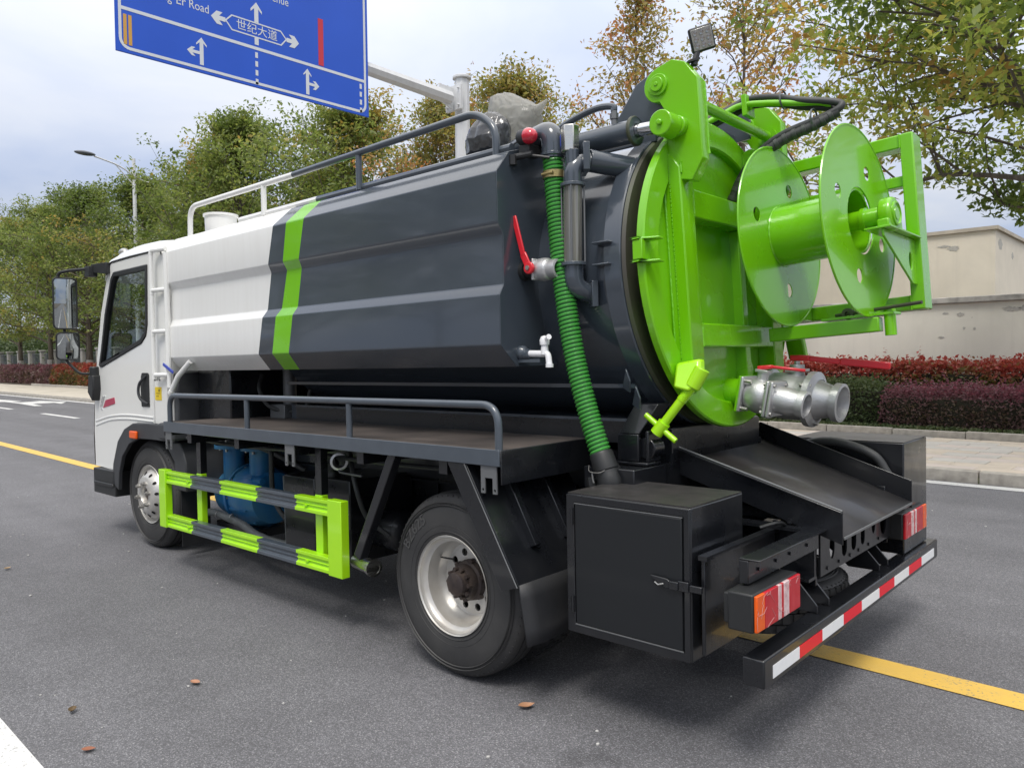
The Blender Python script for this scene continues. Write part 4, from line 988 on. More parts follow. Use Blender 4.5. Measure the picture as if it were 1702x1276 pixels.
def mirror(cx, cy, cz, w, h, yaw, pitch=R(2.5)):
    """housing with a bevelled rim, glass facing the driver and the camera"""
    q = Matrix.Rotation(yaw, 3, 'Z') @ Matrix.Rotation(pitch, 3, 'Y')
    n_ = q @ V((1, 0, 0)); s_ = q @ V((0, 1, 0)); u_ = q @ V((0, 0, 1)); c_ = V((cx, cy, cz))
    out = [c_ + s_ * a + u_ * b for a, b in rrect(-w, w, -h, h, .03)]
    o = MB().add([p - n_ * .012 for p in out] + [p - n_ * .05 - (p - c_) * .12 for p in out] + [p - n_ * .075 - (p - c_) * .5 for p in out] , [(i + k * 28, (i + 1) % 28 + k * 28, (i + 1) % 28 + (k + 1) * 28, i + (k + 1) * 28) for k in range(2) for i in range(28)] + [tuple(range(28)), tuple(range(83, 55, -1))])
    ho = B('mirror_housing', o, M['plastic'])
    rim = MB().tube([p - n_ * .008 for p in out], .006, n=6, closed=True)
    rim.build('mirror_rim', M['plastic'], T).parent = ho
    # slightly convex glass
    G = MB(); vs = []
    for i in range(9):
        for j in range(9):
            a, b = -1 + i / 4, -1 + j / 4
            vs.append(c_ + s_ * a * (w - .006) + u_ * b * (h - .006) - n_ * (.005 + .008 * (a * a + b * b) * .5))
    G.add(vs, [(i * 9 + j, (i + 1) * 9 + j, (i + 1) * 9 + j + 1, i * 9 + j + 1) for i in range(8) for j in range(8)])
    G.build('mirror_glass', M['mirror'], T).parent = ho
mirror(-4.345, -.065, 1.885, .083, .20, R(-8))
mirror(-4.345, -.055, 1.545, .080, .106, R(-8), R(6))
mirror(-4.345, 2.17, 1.885, .083, .20, R(8))
B('mirror_arm', MB().tube(fillet([(-4.02, 1.96, 2.13), (-4.18, 2.05, 2.155), (-4.345, 2.17, 2.13), (-4.345, 2.17, 2.06)], .03, 5), .013, n=10).tube([(-4.345, 2.17, 1.70), (-4.345, 2.15, 1.42), (-4.30, 1.97, 1.32)], .011, n=10), M['plastic'])
# fender flare, step, side marker
fl_o = [(-3.955, .47), (-3.93, .62), (-3.83, .80), (-3.70, .90), (-3.54, .95), (-3.30, .958), (-2.86, .958)]
fl_i = [(-2.86, .845), (-3.22, .845), (-3.46, .84), (-3.62, .79), (-3.75, .69), (-3.82, .56), (-3.84, .42)]
fe = B('wheel_arch', MB().plate(fl_o + fl_i, [], (0, .13, 0), (1, 0, 0), (0, 0, 1), .03), M['fender'], bevel=.012)
MB().add([(p[0], y, p[1] - .012) for p in fl_o for y in (.125, .55)], [(2 * i, 2 * i + 1, 2 * i + 3, 2 * i + 2) for i in range(len(fl_o) - 1)]).build('arch_liner', M['plastic'], T).parent = fe
MB().box(-3.567, -3.445, .082, .102, .838, .895).build('side_marker_light', M['amber'], T, bevel=.008).parent = fe
MB().box(-3.04, -2.80, .07, .32, .86, .975).build('arch_end_bracket', M['fender'], T, bevel=.015).parent = fe
B('cab_step', MB().box(-4.34, -3.90, .10, .42, .36, .56).box(-4.30, -3.92, .085, .1, .43, .46), M['plastic'], bevel=.015)

# ---------------------------------------------------------------- chassis
ch = MB()
for y in (.68, 1.40):
    ch.box(-4.2, 1.295, y, y + .012, .50, .70).box(-4.2, 1.295, y - (.055 if y < 1 else -.0125), y + (-.0005 if y < 1 else .067), .688, .70).box(-4.2, 1.295, y - (.055 if y < 1 else -.0125), y + (-.0005 if y < 1 else .067), .50, .512)
for x in (-3.9, -2.2, -.9, .6, 1.0): ch.box(x, x + .06, .693, 1.399, .53, .66)
B('chassis_frame', ch, M['black'])
B('engine', MB().box(-4.1, -2.95, .72, 1.38, .45, .85).box(-2.9, -2.0, .85, 1.25, .38, .62), M['black'], bevel=.03)
B('axle', MB().cyl((0, .3, .40), (0, 1.8, .40), .065, n=14).sphere((0, YC, .40), .17, n=18), M['darkhub'])
B('axle', MB().cyl((-3.38, .3, .40), (-3.38, 1.8, .40), .05, n=12), M['darkhub'])
B('drive_shaft', MB().cyl((-2.0, YC, .5), (-.1, YC, .42), .045, n=12), M['black'])
sp_ = MB()
for y in (.60, 1.46):
    for k in range(5): sp_.bar((-.55 + .05 * k, y, .50 - .012 * k), (.55 - .05 * k, y, .50 - .012 * k), .06, .011)
B('leaf_spring', sp_, M['black'])

# ---------------------------------------------------------------- wheels
TR = 0.40
def tyre(width, lug=False):
    w = width
    pr = [(.012, .207), (.004, .222), (-.004 + .004, .245), (.0, .29), (.004, .335), (.014, .365), (.026, .386), (.042, .396), (.060, .398), (.0605, .389), (.0675, .389), (.068, .3995), (w * .5 - .004, TR), (w * .5 - .0035, .390), (w * .5 + .0035, .390), (w * .5 + .004, TR), (w - .068, .3995), (w - .0675, .389), (w - .0605, .389), (w - .060, .398), (w - .042, .396), (w - .026, .386), (w - .014, .365), (w - .004, .335), (w, .29), (w - .004, .245), (w - .012, .207)]
    mb = MB().lathe((0, 0, 0), (0, 1, 0), pr, n=64, closed=True)
    # raised sidewall rings
    for i in range(72):
        a = 2 * math.pi * i / 72; d = V((math.cos(a), 0, math.sin(a))); q = V((-math.sin(a), 0, math.cos(a)))
        for yy in (.027, w - .027): mb.obox(d * .3812 + V((0, yy, 0)), d * .0058, q * .0022, V((0, .005, 0)))
    for r_ in (.232, .258, .345, .358): mb.lathe((0, 0, 0), (0, 1, 0), [(.004, r_ - .003), (-.0022 + .001, r_), (.004, r_ + .003)], n=64)
    return mb
def treads(w, lug):
    mb = MB(); n = 54
    for i in range(n):
        a = 2 * math.pi * i / n
        for j, (h0, h1) in enumerate(((.030, w * .27), (w * .31, w * .49), (w * .51, w * .69), (w * .73, w - .030))):
            t = a + (.5 if j % 2 else 0) * 2 * math.pi / n
            d = V((math.cos(t), 0, math.sin(t))); q = V((-math.sin(t), 0, math.cos(t)))
            mb.obox(d * (TR - .003 if j in (1, 2) else TR - .008) + V((0, (h0 + h1) / 2, 0)), d * .009, q * (.0155 if lug else .0185), V((0, (h1 - h0) / 2, 0)))
    return mb
def rear_rim():
    pr = [(-.002, .214), (.002, .216), (.006, .212), (.006, .206), (.018, .2035), (.028, .197), (.036, .185), (.085, .181), (.100, .176), (.112, .166), (.124, .158), (.126, .150)]
    mb = MB().lathe((0, 0, 0), (0, 1, 0), pr, n=56)
    mb.lathe((0, 0, 0), (0, 1, 0), [(.012, .2155), (.10, .19)], n=56)
    holes = [circ2(.122 * math.cos(a), .122 * math.sin(a), .0175, 14) for a in (2 * math.pi * i / 10 for i in range(10))]
    mb.plate(circ2(0, 0, .1502, 56), holes + [circ2(0, 0, .055, 24)], (0, .132, 0), (1, 0, 0), (0, 0, 1), .008)
    return mb
def rear_hub():
    mb = MB().lathe((0, 0, 0), (0, 1, 0), [(.018, .001), (.018, .038), (.024, .050), (.058, .055), (.060, .070), (.095, .074), (.10, .086), (.13, .092)], n=28)
    for i in range(10):
        a = 2 * math.pi * i / 10; mb.cyl((.062 * math.cos(a), .040, .062 * math.sin(a)), (.062 * math.cos(a), .065, .062 * math.sin(a)), .0095, n=6)
    return mb
def wheel_nuts(r, y0, y1, n, q=.012):
    mb = MB()
    return mb
def make_rear_wheel(loc, lugs=False):
    w = B('rear_wheel', rear_rim(), M['steelwheel'], loc=loc)
    ty = tyre(.205).build('tyre', M['rubber'], w)
    if lugs: treads(.205, True).build('tread', M['rubber'], w, smooth=False)['kind'] = 'stuff'
    rear_hub().build('hub', M['darkhub'], w)
    for i in range(6):
        a = 2 * math.pi * i / 6 + .3
        MB().cyl((.088 * math.cos(a), .098, .088 * math.sin(a)), (.088 * math.cos(a), .128, .088 * math.sin(a)), .013, n=6).build('wheel_nut', M['darkhub'], w, smooth=False)
    MB().tube(spline([(-.10, .12, .075), (-.115, .10, .08), (-.14, .085, .085), (-.155, .09, .082)], 4), .004, n=6).build('valve_stem', M['plastic'], w)
    # raised sidewall letters: size mark as on the tyre
    return w
rw = make_rear_wheel((0, -.012, TR))
def tyre_text(body, r_, a0, size, parent, flip=1):
    me = text_mesh(body, size, .0012)
    co = np.zeros(len(me.vertices) * 3, np.float32); me.vertices.foreach_get('co', co); co = co.reshape(-1, 3)
    L_ = co[:, 0].max()
    a = a0 - (co[:, 0] - L_ / 2) / r_; rr = r_ + co[:, 1]
    out = np.stack([rr * np.cos(a), -.0016 - co[:, 2] + np.clip((rr - .30) * .10, 0, 1), rr * np.sin(a)], 1)
    me.vertices.foreach_set('co', out.astype(np.float32).ravel()); me.materials.append(M['rubber2']); me.update()
    o = bpy.data.objects.new('sidewall_lettering', me); COL.objects.link(o); o.parent = parent
M['rubber2'] = mat('tyre_lettering_rubber', (0.058, 0.058, 0.058), 0.6)
tyre_text('BZ625', .292, R(139), .070, rw)
rin = make_rear_wheel((0, .235, TR), True)
for y in (1.43, 1.677): 
    q = dup(rin, (0, y + .42 - .205, TR), (0, 0, math.pi))
spw = B('spare_wheel', tyre(.215), M['rubber'], loc=(.875, YC, .425)); spw.rotation_euler = (-math.pi / 2, 0, 0)
_t = treads(.215, True).build('tread', M['rubber'], spw, smooth=False); _t['kind'] = 'stuff'
def front_rim():
    pr = [(-.002, .214), (.002, .216), (.006, .212), (.008, .204), (.022, .200), (.034, .193), (.034, .186), (.020, .180)]
    mb = MB().lathe((0, 0, 0), (0, 1, 0), pr, n=56)
    mb.lathe((0, 0, 0), (0, 1, 0), [(.012, .2155), (.10, .19)], n=56)
    # dished disc pushed outwards, its hand holes are dark plates laid on the slope
    n = 12; k = 9
    prof = [(.022, .181), (.006, .172), (-.010, .160), (-.024, .146), (-.034, .132), (-.040, .118), (-.042, .095), (-.040, .066), (-.030, .060), (.03, .058)]
    mb.lathe((0, 0, 0), (0, 1, 0), prof, n=56)
    return mb
def make_front_wheel(loc):
    w = B('front_wheel', front_rim(), M['steelwheel'], loc=loc)
    tyre(.20).build('tyre', M['rubber'], w)
    MB().lathe((0, 0, 0), (0, 1, 0), [(-.02, .001), (-.02, .03), (-.012, .045), (.02, .05)], n=24).build('hub', M['darkhub'], w)
    for i in range(12):
        a = 2 * math.pi * i / 12 + .13
        d = V((math.cos(a), 0, math.sin(a))); q = V((-math.sin(a), 0, math.cos(a)))
        n_ = (V((0, -1, 0)) * .75 + d * .62).normalized(); u_ = q.cross(n_).normalized()
        c_ = d * .155 + V((0, -.0165, 0))
        pts = [c_ + q * (.0105 * math.cos(t)) + u_ * (.0165 * math.sin(t)) for t in (2 * math.pi * j / 14 for j in range(14))]
        MB().prism(pts, n_ * .0022).build('hand_hole_shade', M['void'], w, smooth=False)  # solid plate, the shade inside the hole is painted black
    for i in range(6):
        a = 2 * math.pi * i / 6 + .25
        c_, s_ = .088 * math.cos(a), .088 * math.sin(a)
        MB().cyl((c_, -.04, s_), (c_, -.062, s_), .0165, n=6).cyl((c_, -.060, s_), (c_, -.066, s_), .013, .012, n=10).cyl((c_, -.066, s_), (c_, -.074, s_), .0095, n=8).build('wheel_nut', M['zinc'], w, smooth=False)
    return w
M['void'] = mat('opening_shade_black', (0.006, 0.006, 0.006), 0.9)  # black paint standing for the shade inside openings
fw_ = make_front_wheel((-3.38, .145, .43))
dup(fw_, (-3.38, 1.955, .43), (0, 0, math.pi))

# ---------------------------------------------------------------- platform beside the tank
PX0, PX1, PY = -2.5831, 0.3703, -.086
pf = B('platform', MB().box(PX0, PX1 - .003, PY + .004, 2.185, .970, 1.009), M['deck'])
B('platform_edge', MB().box(PX0, PX1, PY - .004, PY + .003, 0.948, 1.0144), M['greyf'], pf, bevel=.003)
B('edge_flange', MB().box(PX0, PX1, PY + .0035, PY + .05, 0.948, 0.948 + .007), M['greyf'], pf)
B('platform_end', MB().box(PX1 - .002, PX1 + .004, PY + .004, 2.18, .876, 1.0124), M['black'], pf, bevel=.003)
B('platform_end', MB().box(PX0 - .006, PX0 - .001, PY + .004, 2.18, .92, 1.0134), M['black'], pf, bevel=.003)
for x in (-2.3, -1.72, -1.15, -.57, 0.0):
    B('platform_bearer', MB().box(x, x + .05, PY + .02, 2.16, .89, .969), M['black'], pf)
rail = MB().tube(fillet([(-2.5157, PY + .012, 1.004), (-2.5157, PY + .012, 1.1818), (0.3558, PY + .012, 1.1885), (0.3558, PY + .012, 1.004)], .125, 8), .016, n=12)
lr = B('lower_railing', rail, M['greyf'])
for x in (-1.5556, -0.611): MB().cyl((x, PY + .012, 1.004), (x, PY + .012, 1.1721), .015, n=12).build('railing_post', M['greyf'], T).parent = lr
for x in (-2.53, -1.1227, 0.3049):
    B('bracket_plate', MB().plate([(-.043, 0), (.043, 0), (.043, -.11), (.021, -.11), (.021, -.048), (-.021, -.048), (-.021, -.11), (-.043, -.11)], [circ2(.032, -.096, .006, 8), circ2(-.032, -.096, .006, 8)], (x, PY + .010, .9475), (1, 0, 0), (0, 0, 1), .006), M['greyplate'], pf)

# side guard: two ribbed rails, striped, with end posts
def ribbed(x0, x1, z0, z1, y):
    h = z1 - z0
    pr = [(0.0, 0), (0.0, .22), (.012, .30), (.012, .44), (.004, .50), (.012, .56), (.012, .70), (0.0, .78), (0.0, 1), (.045, 1), (.045, 0)]
    return MB().prism([(x0, y + a, z0 + b * h) for a, b in pr], (x1 - x0, 0, 0))
GY = -.046
sgd = B('side_guard', MB().box(-0.8534, -0.7379, GY, GY + .048, 0.3034, 0.6863), M['lime'], bevel=.004)
MB().box(-2.7803, -2.6841, GY, GY + .048, 0.3034, 0.6863).build('guard_post', M['lime'], T, bevel=.004).parent = sgd
seams = [-2.6831, -2.3397, -1.9635, -1.5489, -1.1545, -0.8543]
for zz in ((0.5997, 0.6786), (0.3092, 0.39)):
    for i in range(5):
        ribbed(seams[i], seams[i + 1], zz[0], zz[1], GY + .006).build('guard_rail', M['lime'] if i % 2 == 0 else M['greyf'], T, bevel=.002).parent = sgd
        if i in (0, 4):
            xb = (-2.381 if i == 0 else -1.0535); MB().cyl((xb, GY + .014, (zz[0] + zz[1]) / 2 - .004), (xb, GY, (zz[0] + zz[1]) / 2 - .004), .010, n=6).build('bolt', M['lime'], T, smooth=False).parent = sgd
for x in (-2.3474, -1.0342):
    MB().box(x, x + .0635, GY + .052, GY + .09, .34, 0.6863).build('guard_upright', M['lime'], T, bevel=.003).parent = sgd
    MB().box(x + .006, x + .058, GY + .054, GY + .095, 0.6873, .966).build('guard_hanger', M['black'], T).parent = sgd

# pump, boxes and pipes under the platform
pmp = B('water_pump', MB().lathe((-2.80, .50, .47), (1, 0, 0), [(0, .02), (0, .14), (.03, .165), (.20, .185), (.25, .19), (.25, .215), (.275, .215), (.275, .20), (.40, .21), (.48, .20), (.55, .17), (.57, .05)], n=36), M['bluepump'])
for x, y in ((-2.64, .42), (-2.34, .45)):
    MB().cyl((x, y, .5), (x, y, .80), .072, n=20).lathe((x, y, .795), (0, 0, 1), [(0, .07), (0, .128), (.024, .128), (.024, .06)], n=24).build('pump_flange', M['bluepump'], T, bevel=0).parent = pmp
    MB().cyl((x, y, .83), (x, y, .95), .058, n=16).lathe((x, y, .825), (0, 0, 1), [(0, .06), (0, .126), (.02, .126), (.02, .06)], n=24).build('pump_pipe', M['black'], T).parent = pmp
    for a in range(4):
        t = a * 1.571 + .6; MB().cyl((x + .10 * math.cos(t), y + .10 * math.sin(t), .775), (x + .10 * math.cos(t), y + .10 * math.sin(t), .855), .011, n=6).build('bolt', M['zinc'], T, smooth=False).parent = pmp
MB().prism([(-2.6, .42, .60), (-2.35, .42, .60), (-2.28, .42, .56), (-2.6, .42, .64)], (0, .03, 0)).cyl((-2.45, .40, .60), (-2.18, .37, .60), .022, n=10).build('pump_bracket', M['bluepump'], T).parent = pmp
for i in range(10):
    a = 2 * math.pi * i / 10
    MB().cyl((-2.566, .50 + .199 * math.cos(a), .47 + .199 * math.sin(a)), (-2.512, .50 + .199 * math.cos(a), .47 + .199 * math.sin(a)), .009, n=6).build('bolt', M['zinc'], T, smooth=False).parent = pmp
for i in range(5):
    a = math.pi * (.75 + .18 * i)
    MB().bar((-2.50, .50 + .20 * math.cos(a), .47 + .20 * math.sin(a)), (-2.30, .50 + .19 * math.cos(a), .47 + .19 * math.sin(a)), .012, .03, up=(0, math.cos(a), math.sin(a))).build('pump_rib', M['bluepump'], T).parent = pmp
MB().box(-2.72, -2.60, .295, .31, .50, .57).build('name_plate', M['greyplate'], T, bevel=.002).parent = pmp
MB().box(-2.80, -2.25, .36, .66, .22, .275).build('pump_foot', M['black'], T, bevel=.004).parent = pmp
B('bay_shade_sheet', MB().box(-2.72, -.80, .655, .664, .33, .93), M['black'])  # added black sheet, stands in for the dark under the truck
B('bay_hose', MB().tube(spline([(-2.66, .40, .93), (-2.45, .30, .90), (-2.15, .28, .86), (-1.95, .34, .80), (-1.80, .45, .70)], 8), .018, n=10), M['hose'])
B('bay_hose', MB().tube(spline([(-1.95, .30, .93), (-1.88, .26, .80), (-1.90, .28, .55), (-1.80, .30, .42), (-1.69, .32, .40)], 8), .015, n=10), M['hose'])
B('bay_hose', MB().tube(spline([(-1.02, .22, .90), (-.92, .18, .72), (-.88, .22, .55), (-.80, .3, .45)], 8), .013, n=10), M['hose'])
B('cable_bundle', MB().tube(spline([(-2.70, .12, .885), (-2.0, .10, .875), (-1.4, .11, .88), (-.6, .10, .872), (.1, .12, .88)], 6), .012, n=8), M['plastic'])
hs_ = MB().tube(spline([(-2.85, .32, .33), (-2.7, .30, .35), (-2.5, .28, .345), (-2.28, .28, .32), (-2.10, .27, .28), (-1.85, .27, .265), (-1.70, .28, .27)], 8), .026, n=12)
hz = B('drain_hose', hs_, M['greyhose'])
for x in (-2.62, -2.43): MB().lathe((x, .287, .348), (1, -.06, -.03), [(0, .029), (.012, .029)], n=16).build('hose_clamp', M['zinc'], T).parent = hz
b1 = B('oil_tank', MB().box(-1.68, -1.36, .22, .62, .26, .715), M['black'], bevel=.01)
MB().tube([(-1.695, .24, .30), (-1.70, .235, .70)], .008, n=8).build('level_tube', M['greyhose'], T).parent = b1
b2 = B('battery_box', MB().box(-1.335, -1.0, .20, .64, .28, .735), M['black'], bevel=.008)
MB().lathe((-1.20, .24, .735), (0, 0, 1), [(0, .032), (.015, .034), (.03, .028), (.045, .034), (.06, .028), (.075, .034), (.09, .026), (.10, .015)], n=16).build('rubber_bellows', M['plastic'], T).parent = b2
B('air_tank', MB().lathe((-.75, .42, .45), (1, 0, 0), [(-.55, .02), (-.53, .08), (-.50, .11), (-.05, .11), (-.02, .08), (0, .02)], n=24), M['black'])
vr = B('hose_coupling', MB().lathe((-.97, .12, .853), (.75, -.66, 0), [(-.06, .036), (.0, .036), (.003, .046), (.036, .046), (.039, .034), (.0, .032), (-.05, .030)], n=24), M['alu'])
MB().tube([(-.96, .10, .815), (-.93, .09, .80), (-.72, .07, .80)], .005, n=6).build('lever', M['greyplate'], T).parent = vr
dv = B('drain_valve', MB().cyl((-.76, .06, .372), (-.60, .03, .372), .036, n=20).cyl((-.60, .03, .372), (-.575, .025, .372), .042, n=20).lathe((-.575, .025, .372), (1, -.2, 0), [(.002, .042), (.002, .030), (-.05, .028)], n=20), M['stain'])
MB().bar((-.66, .025, .41), (-.615, .0, .43), .012, .006).bar((-.615, .0, .425), (-.605, -.01, .50), .018, .006, up=(0, 1, 0)).build('valve_lever', M['bluelever'], T, bevel=.002).parent = dv
# slanted stay and inclined rear wing with ribs, mud flap
B('stay_bar', MB().bar((-.289, PY + .03, .966), (-.5725, PY + .03, .446), .048, .048, up=(0, 1, 0)), M['black'], bevel=.004)
wing = B('wheel_guard', MB().prism([(.173, PY + .004, .946), (.180, PY + .004, .946), (.457, PY + .004, .489), (.449, PY + .004, .489)], (0, .60, 0)), M['black'], bevel=.002)
MB().prism([(.072, PY, .947), (.172, PY, .947), (.4495, PY, .489), (.365, PY, .460)], (0, .006, 0)).build('guard_strip', M['black'], T, bevel=.002).parent = wing
for x, y in ((.27, .07), (.27, .29)):
    MB().prism([(.19, y, .935), (.235, y, .935), (.415, y, .62), (.38, y, .605)], (0, .035, 0)).build('guard_rib', M['black'], T, bevel=.003).parent = wing
MB().tube([(.1735, PY - .001, .946), (.450, PY - .001, .489)], .0026, n=5).build('bare_edge', M['greyplate'], T).parent = wing
fm = MB(); vs = []
for i in range(5):
    for j in range(7):
        vs.append((.460 + .03 * i / 4 + .012 * math.sin(j * 1.1) * i / 4, PY + .004 + .48 * j / 6 + .01 * i / 4, .500 - .235 * i / 4))
fm.add(vs, [(i * 7 + j, (i + 1) * 7 + j, (i + 1) * 7 + j + 1, i * 7 + j + 1) for i in range(4) for j in range(6)])
fo = B('mud_flap', fm, M['flap']); sd_ = fo.modifiers.new('thickness', 'SOLIDIFY'); sd_.thickness = .008
B('front_mud_flap', MB().box(-2.93, -2.925, .17, .38, .10, .70), M['flap'])
B('front_splash_guard', MB().prism([(-3.13, .15, .83), (-2.88, .15, .84), (-2.80, .15, .70), (-2.80, .15, .50), (-2.95, .15, .50), (-2.98, .15, .70)], (0, .3, 0)), M['fender'], bevel=.01)

# ---------------------------------------------------------------- water tank jacket (painted bands), waste tank
prof = [('T', 0.62, 2.375), ('A', .214, 2.262), ('B', .130, 2.162), ('C', .134, 1.947), ('D', .166, 1.902), ('E', .165, 1.687), ('F', .138, 1.643), ('G', .139, 1.428), ('H', .239, 1.335)]
TX0, TX1 = -2.985, .177
bands = {'T': (-1.42, -1.285, -1.13), 'A': (-1.51, -1.375, -1.215), 'B': (-1.576, -1.438, -1.263), 'C': (-1.646, -1.489, -1.328), 'D': (-1.666, -1.497, -1.349), 'E': (-1.715, -1.560, -1.396), 'F': (-1.731, -1.584, -1.409), 'G': (-1.787, -1.634, -1.461), 'H': (-1.829, -1.670, -1.510)}
def soften(prof, bands, d=.007):
    P, Bn = [], []
    for i, (k, y, z) in enumerate(prof):
        p = V((y, z, 0)); b = V(bands[k])
        if 0 < i < len(prof) - 1:
            for t in (-1, -.4, .4, 1):
                q = prof[i + (1 if t > 0 else -1)]; L_ = (V((q[1], q[2], 0)) - p).length; f = abs(t) * d / L_
                e = p.lerp(V((q[1], q[2], 0)), f); c = V(bands[q[0]])
                if abs(t) < 1:                      # pull the inner pair in a little: a pressed fold, not a knife edge
                    o_ = prof[i + (-1 if t > 0 else 1)]; e = e.lerp(V((o_[1], o_[2], 0)), .18 * d / (V((o_[1], o_[2], 0)) - p).length)
                P.append((e.x, e.y)); Bn.append(tuple(b.lerp(c, f)))
        else:
            P.append((y, z)); Bn.append(tuple(b))
    return P, Bn
SP, SB = soften(prof, bands)
wt = MB()
for sgn_ in (0, 1):
    vs = []
    for (y, z), b in zip(SP, SB):
        yy = y if sgn_ == 0 else 2 * YC - y
        xs_ = [TX0, b[0], b[1], b[2], TX1]
        vs += [(x, yy, z) for x in xs_]
    n5 = 5
    for i in range(len(SP) - 1):
        for j, mi in enumerate((0, 1, 2, 1)):
            q = [vs[i * 5 + j], vs[i * 5 + j + 1], vs[(i + 1) * 5 + j + 1], vs[(i + 1) * 5 + j]]
            wt.add(q, [(0, 1, 2, 3) if sgn_ else (3, 2, 1, 0)], mi)
# top deck, end plates
wt.add([(TX0, .62, 2.375), (-1.42, .62, 2.375), (-1.42, 1.48, 2.375), (TX0, 1.48, 2.375)], [(0, 1, 2, 3)], 0)
wt.add([(-1.42, .62, 2.375), (TX1, .62, 2.375), (TX1, 1.48, 2.375), (-1.42, 1.48, 2.375)], [(0, 1, 2, 3)], 1)
outl = SP + [(2 * YC - y, z) for y, z in SP[::-1]]
jk = wt.build('water_tank', [M['white'], M['grey'], M['green']], T, angle=20)
bm = bmesh.new(); bm.from_mesh(jk.data); bmesh.ops.remove_doubles(bm, verts=bm.verts, dist=1e-5)
for e in bm.edges:
    pass
bm.to_mesh(jk.data); bm.free()
jk.data.shade_smooth(); jk.data.set_sharp_from_angle(angle=R(34))
B('tank_end_plate', MB().plate(outl, [], (TX1 - .006, 0, 0), (0, 1, 0), (0, 0, 1), .007), M['grey'], jk, bevel=.003)
B('tank_end_plate', MB().plate(outl, [], (TX0 + .001, 0, 0), (0, 1, 0), (0, 0, 1), .007), M['white'], jk, bevel=.003)
# rolled gutter along the tank shoulder, railing above it
B('shoulder_rail', MB().tube([(-1.30, .255, 2.285), (.16, .255, 2.285)], .020, n=10), M['greyf'], jk)
B('shoulder_rail', MB().tube([(-2.16, .255, 2.285), (-1.302, .255, 2.285)], .0205, n=10), M['white'], jk)
ur_pts = fillet([(-2.81, .235, 2.26), (-2.80, .235, 2.462), (-1.52, .235, 2.458), (-.03, .235, 2.475), (.085, .235, 2.38), (.085, .235, 2.26)], .13, 8)
k0 = next(i for i, p in enumerate(ur_pts) if p.x > -1.6)
cut = V((-1.515, .235, 2.458))
ur = B('upper_railing', MB().tube(ur_pts[:k0] + [cut], .0175, n=12), M['white'])
MB().tube([cut] + [p for p in ur_pts[k0:] if p.x > -1.51], .0175, n=12).build('grey_railing_tube', M['greyf'], T).parent = ur
MB().cyl((-1.845, .235, 2.27), (-1.845, .235, 2.45), .0165, n=12).build('railing_post', M['white'], T).parent = ur
MB().cyl((-.90, .235, 2.27), (-.90, .235, 2.45), .0165, n=12).build('railing_post', M['greyf'], T).parent = ur
# filler neck on the roof
B('filler_neck', MB().lathe((-2.75, .43, 2.27), (0, 0, 1), [(0, .105), (.14, .108), (.14, .118), (.155, .118), (.155, .10), (.14, .09)], n=28), M['white'])

ZT, RT = 1.736, 0.655
wtk = B('waste_tank', MB().cyl((-2.1, YC, ZT), (.62, YC, ZT), RT, n=96), M['grey'])
B('tank_skirt', MB().box(-2.1, .60, .52, .545, 1.235, 1.252).box(-2.1, .60, .55, 1.55, 1.0, 1.10), M['grey'], wtk)
B('tank_saddle', MB().box(-2.6, .72, .60, 1.50, .72, .953).box(-2.0, .6, .52, 1.58, .997, 1.09), M['black'])
D0 = V((.735, 1.05, 1.736)); TAU = .064
nD, eD, yD = V((math.cos(TAU), 0, math.sin(TAU))), V((-math.sin(TAU), 0, math.cos(TAU))), V((0, 1, 0))
def D(n, y, e): return D0 + nD * n + yD * y + eD * e
# flange ring and the dark gap, tilted with the door
B('tank_flange', MB().lathe(D(-.17, 0, 0), nD, [(-.02, .64), (0.0, .672), (.0, .694), (.075, .694), (.080, .690), (.080, .60), (.02, .60)], n=110), M['grey'])
B('flange_gasket', MB().lathe(D(-.088, 0, 0), nD, [(0, .686), (.016, .680), (.020, .655), (.016, .60)], n=110), M['overspray'])
B('tank_mouth', MB().lathe(D(-.12, 0, 0), nD, [(0, .62), (.045, .62), (.045, .001)], n=64), M['void'])  # closed black surface, the tank's inner shade put into its colour

# ---------------------------------------------------------------- rear door
dr = MB().lathe(D(0, 0, 0), nD, [(-.014, .60), (-.014, .690), (-.008, .697), (.018, .697), (.024, .690), (.024, .588), (.018, .580), (-.006, .576), (-.010, .55), (-.004, .40), (.004, .2), (.007, .001)], n=110)
door = B('rear_door', dr, M['green'], angle=24)
def dbox(mb, n0, n1, y0, y1, e0, e1):
    return mb.obox(D((n0 + n1) / 2, (y0 + y1) / 2, (e0 + e1) / 2), nD * ((n1 - n0) / 2), yD * ((y1 - y0) / 2), eD * ((e1 - e0) / 2))
for y in (-.46, .36):
    MB_ = MB().prism([D(-.01, y, .50 if y < 0 else .56), D(.045, y, .46), D(.077, y, .41), D(.077, y, -.44), D(.03, y, -.53), D(-.01, y, -.53)], yD * .106)
    MB_.build('door_rib', M['green'], T, bevel=.006).parent = door
for e0, e1 in ((.215, .335), (-.335, -.235)):
    dbox(MB(), -.01, .0745, -.353, .358, e0, e1).build('door_beam', M['green'], T, bevel=.006).parent = door
# diagonal stiffener sheets between the beams
dbox(MB(), -.01, .05, .10, .15, -.53, .213).build('door_web', M['green'], T, bevel=.004).parent = door
# weld beads
wb = MB()
for i in range(92): wb.sphere(D(.026, -.4615, .42 - i * .0088 + .002 * math.sin(i * 2.7)), .0036, n=6)
wb.build('weld_bead', M['green'], T).parent = door
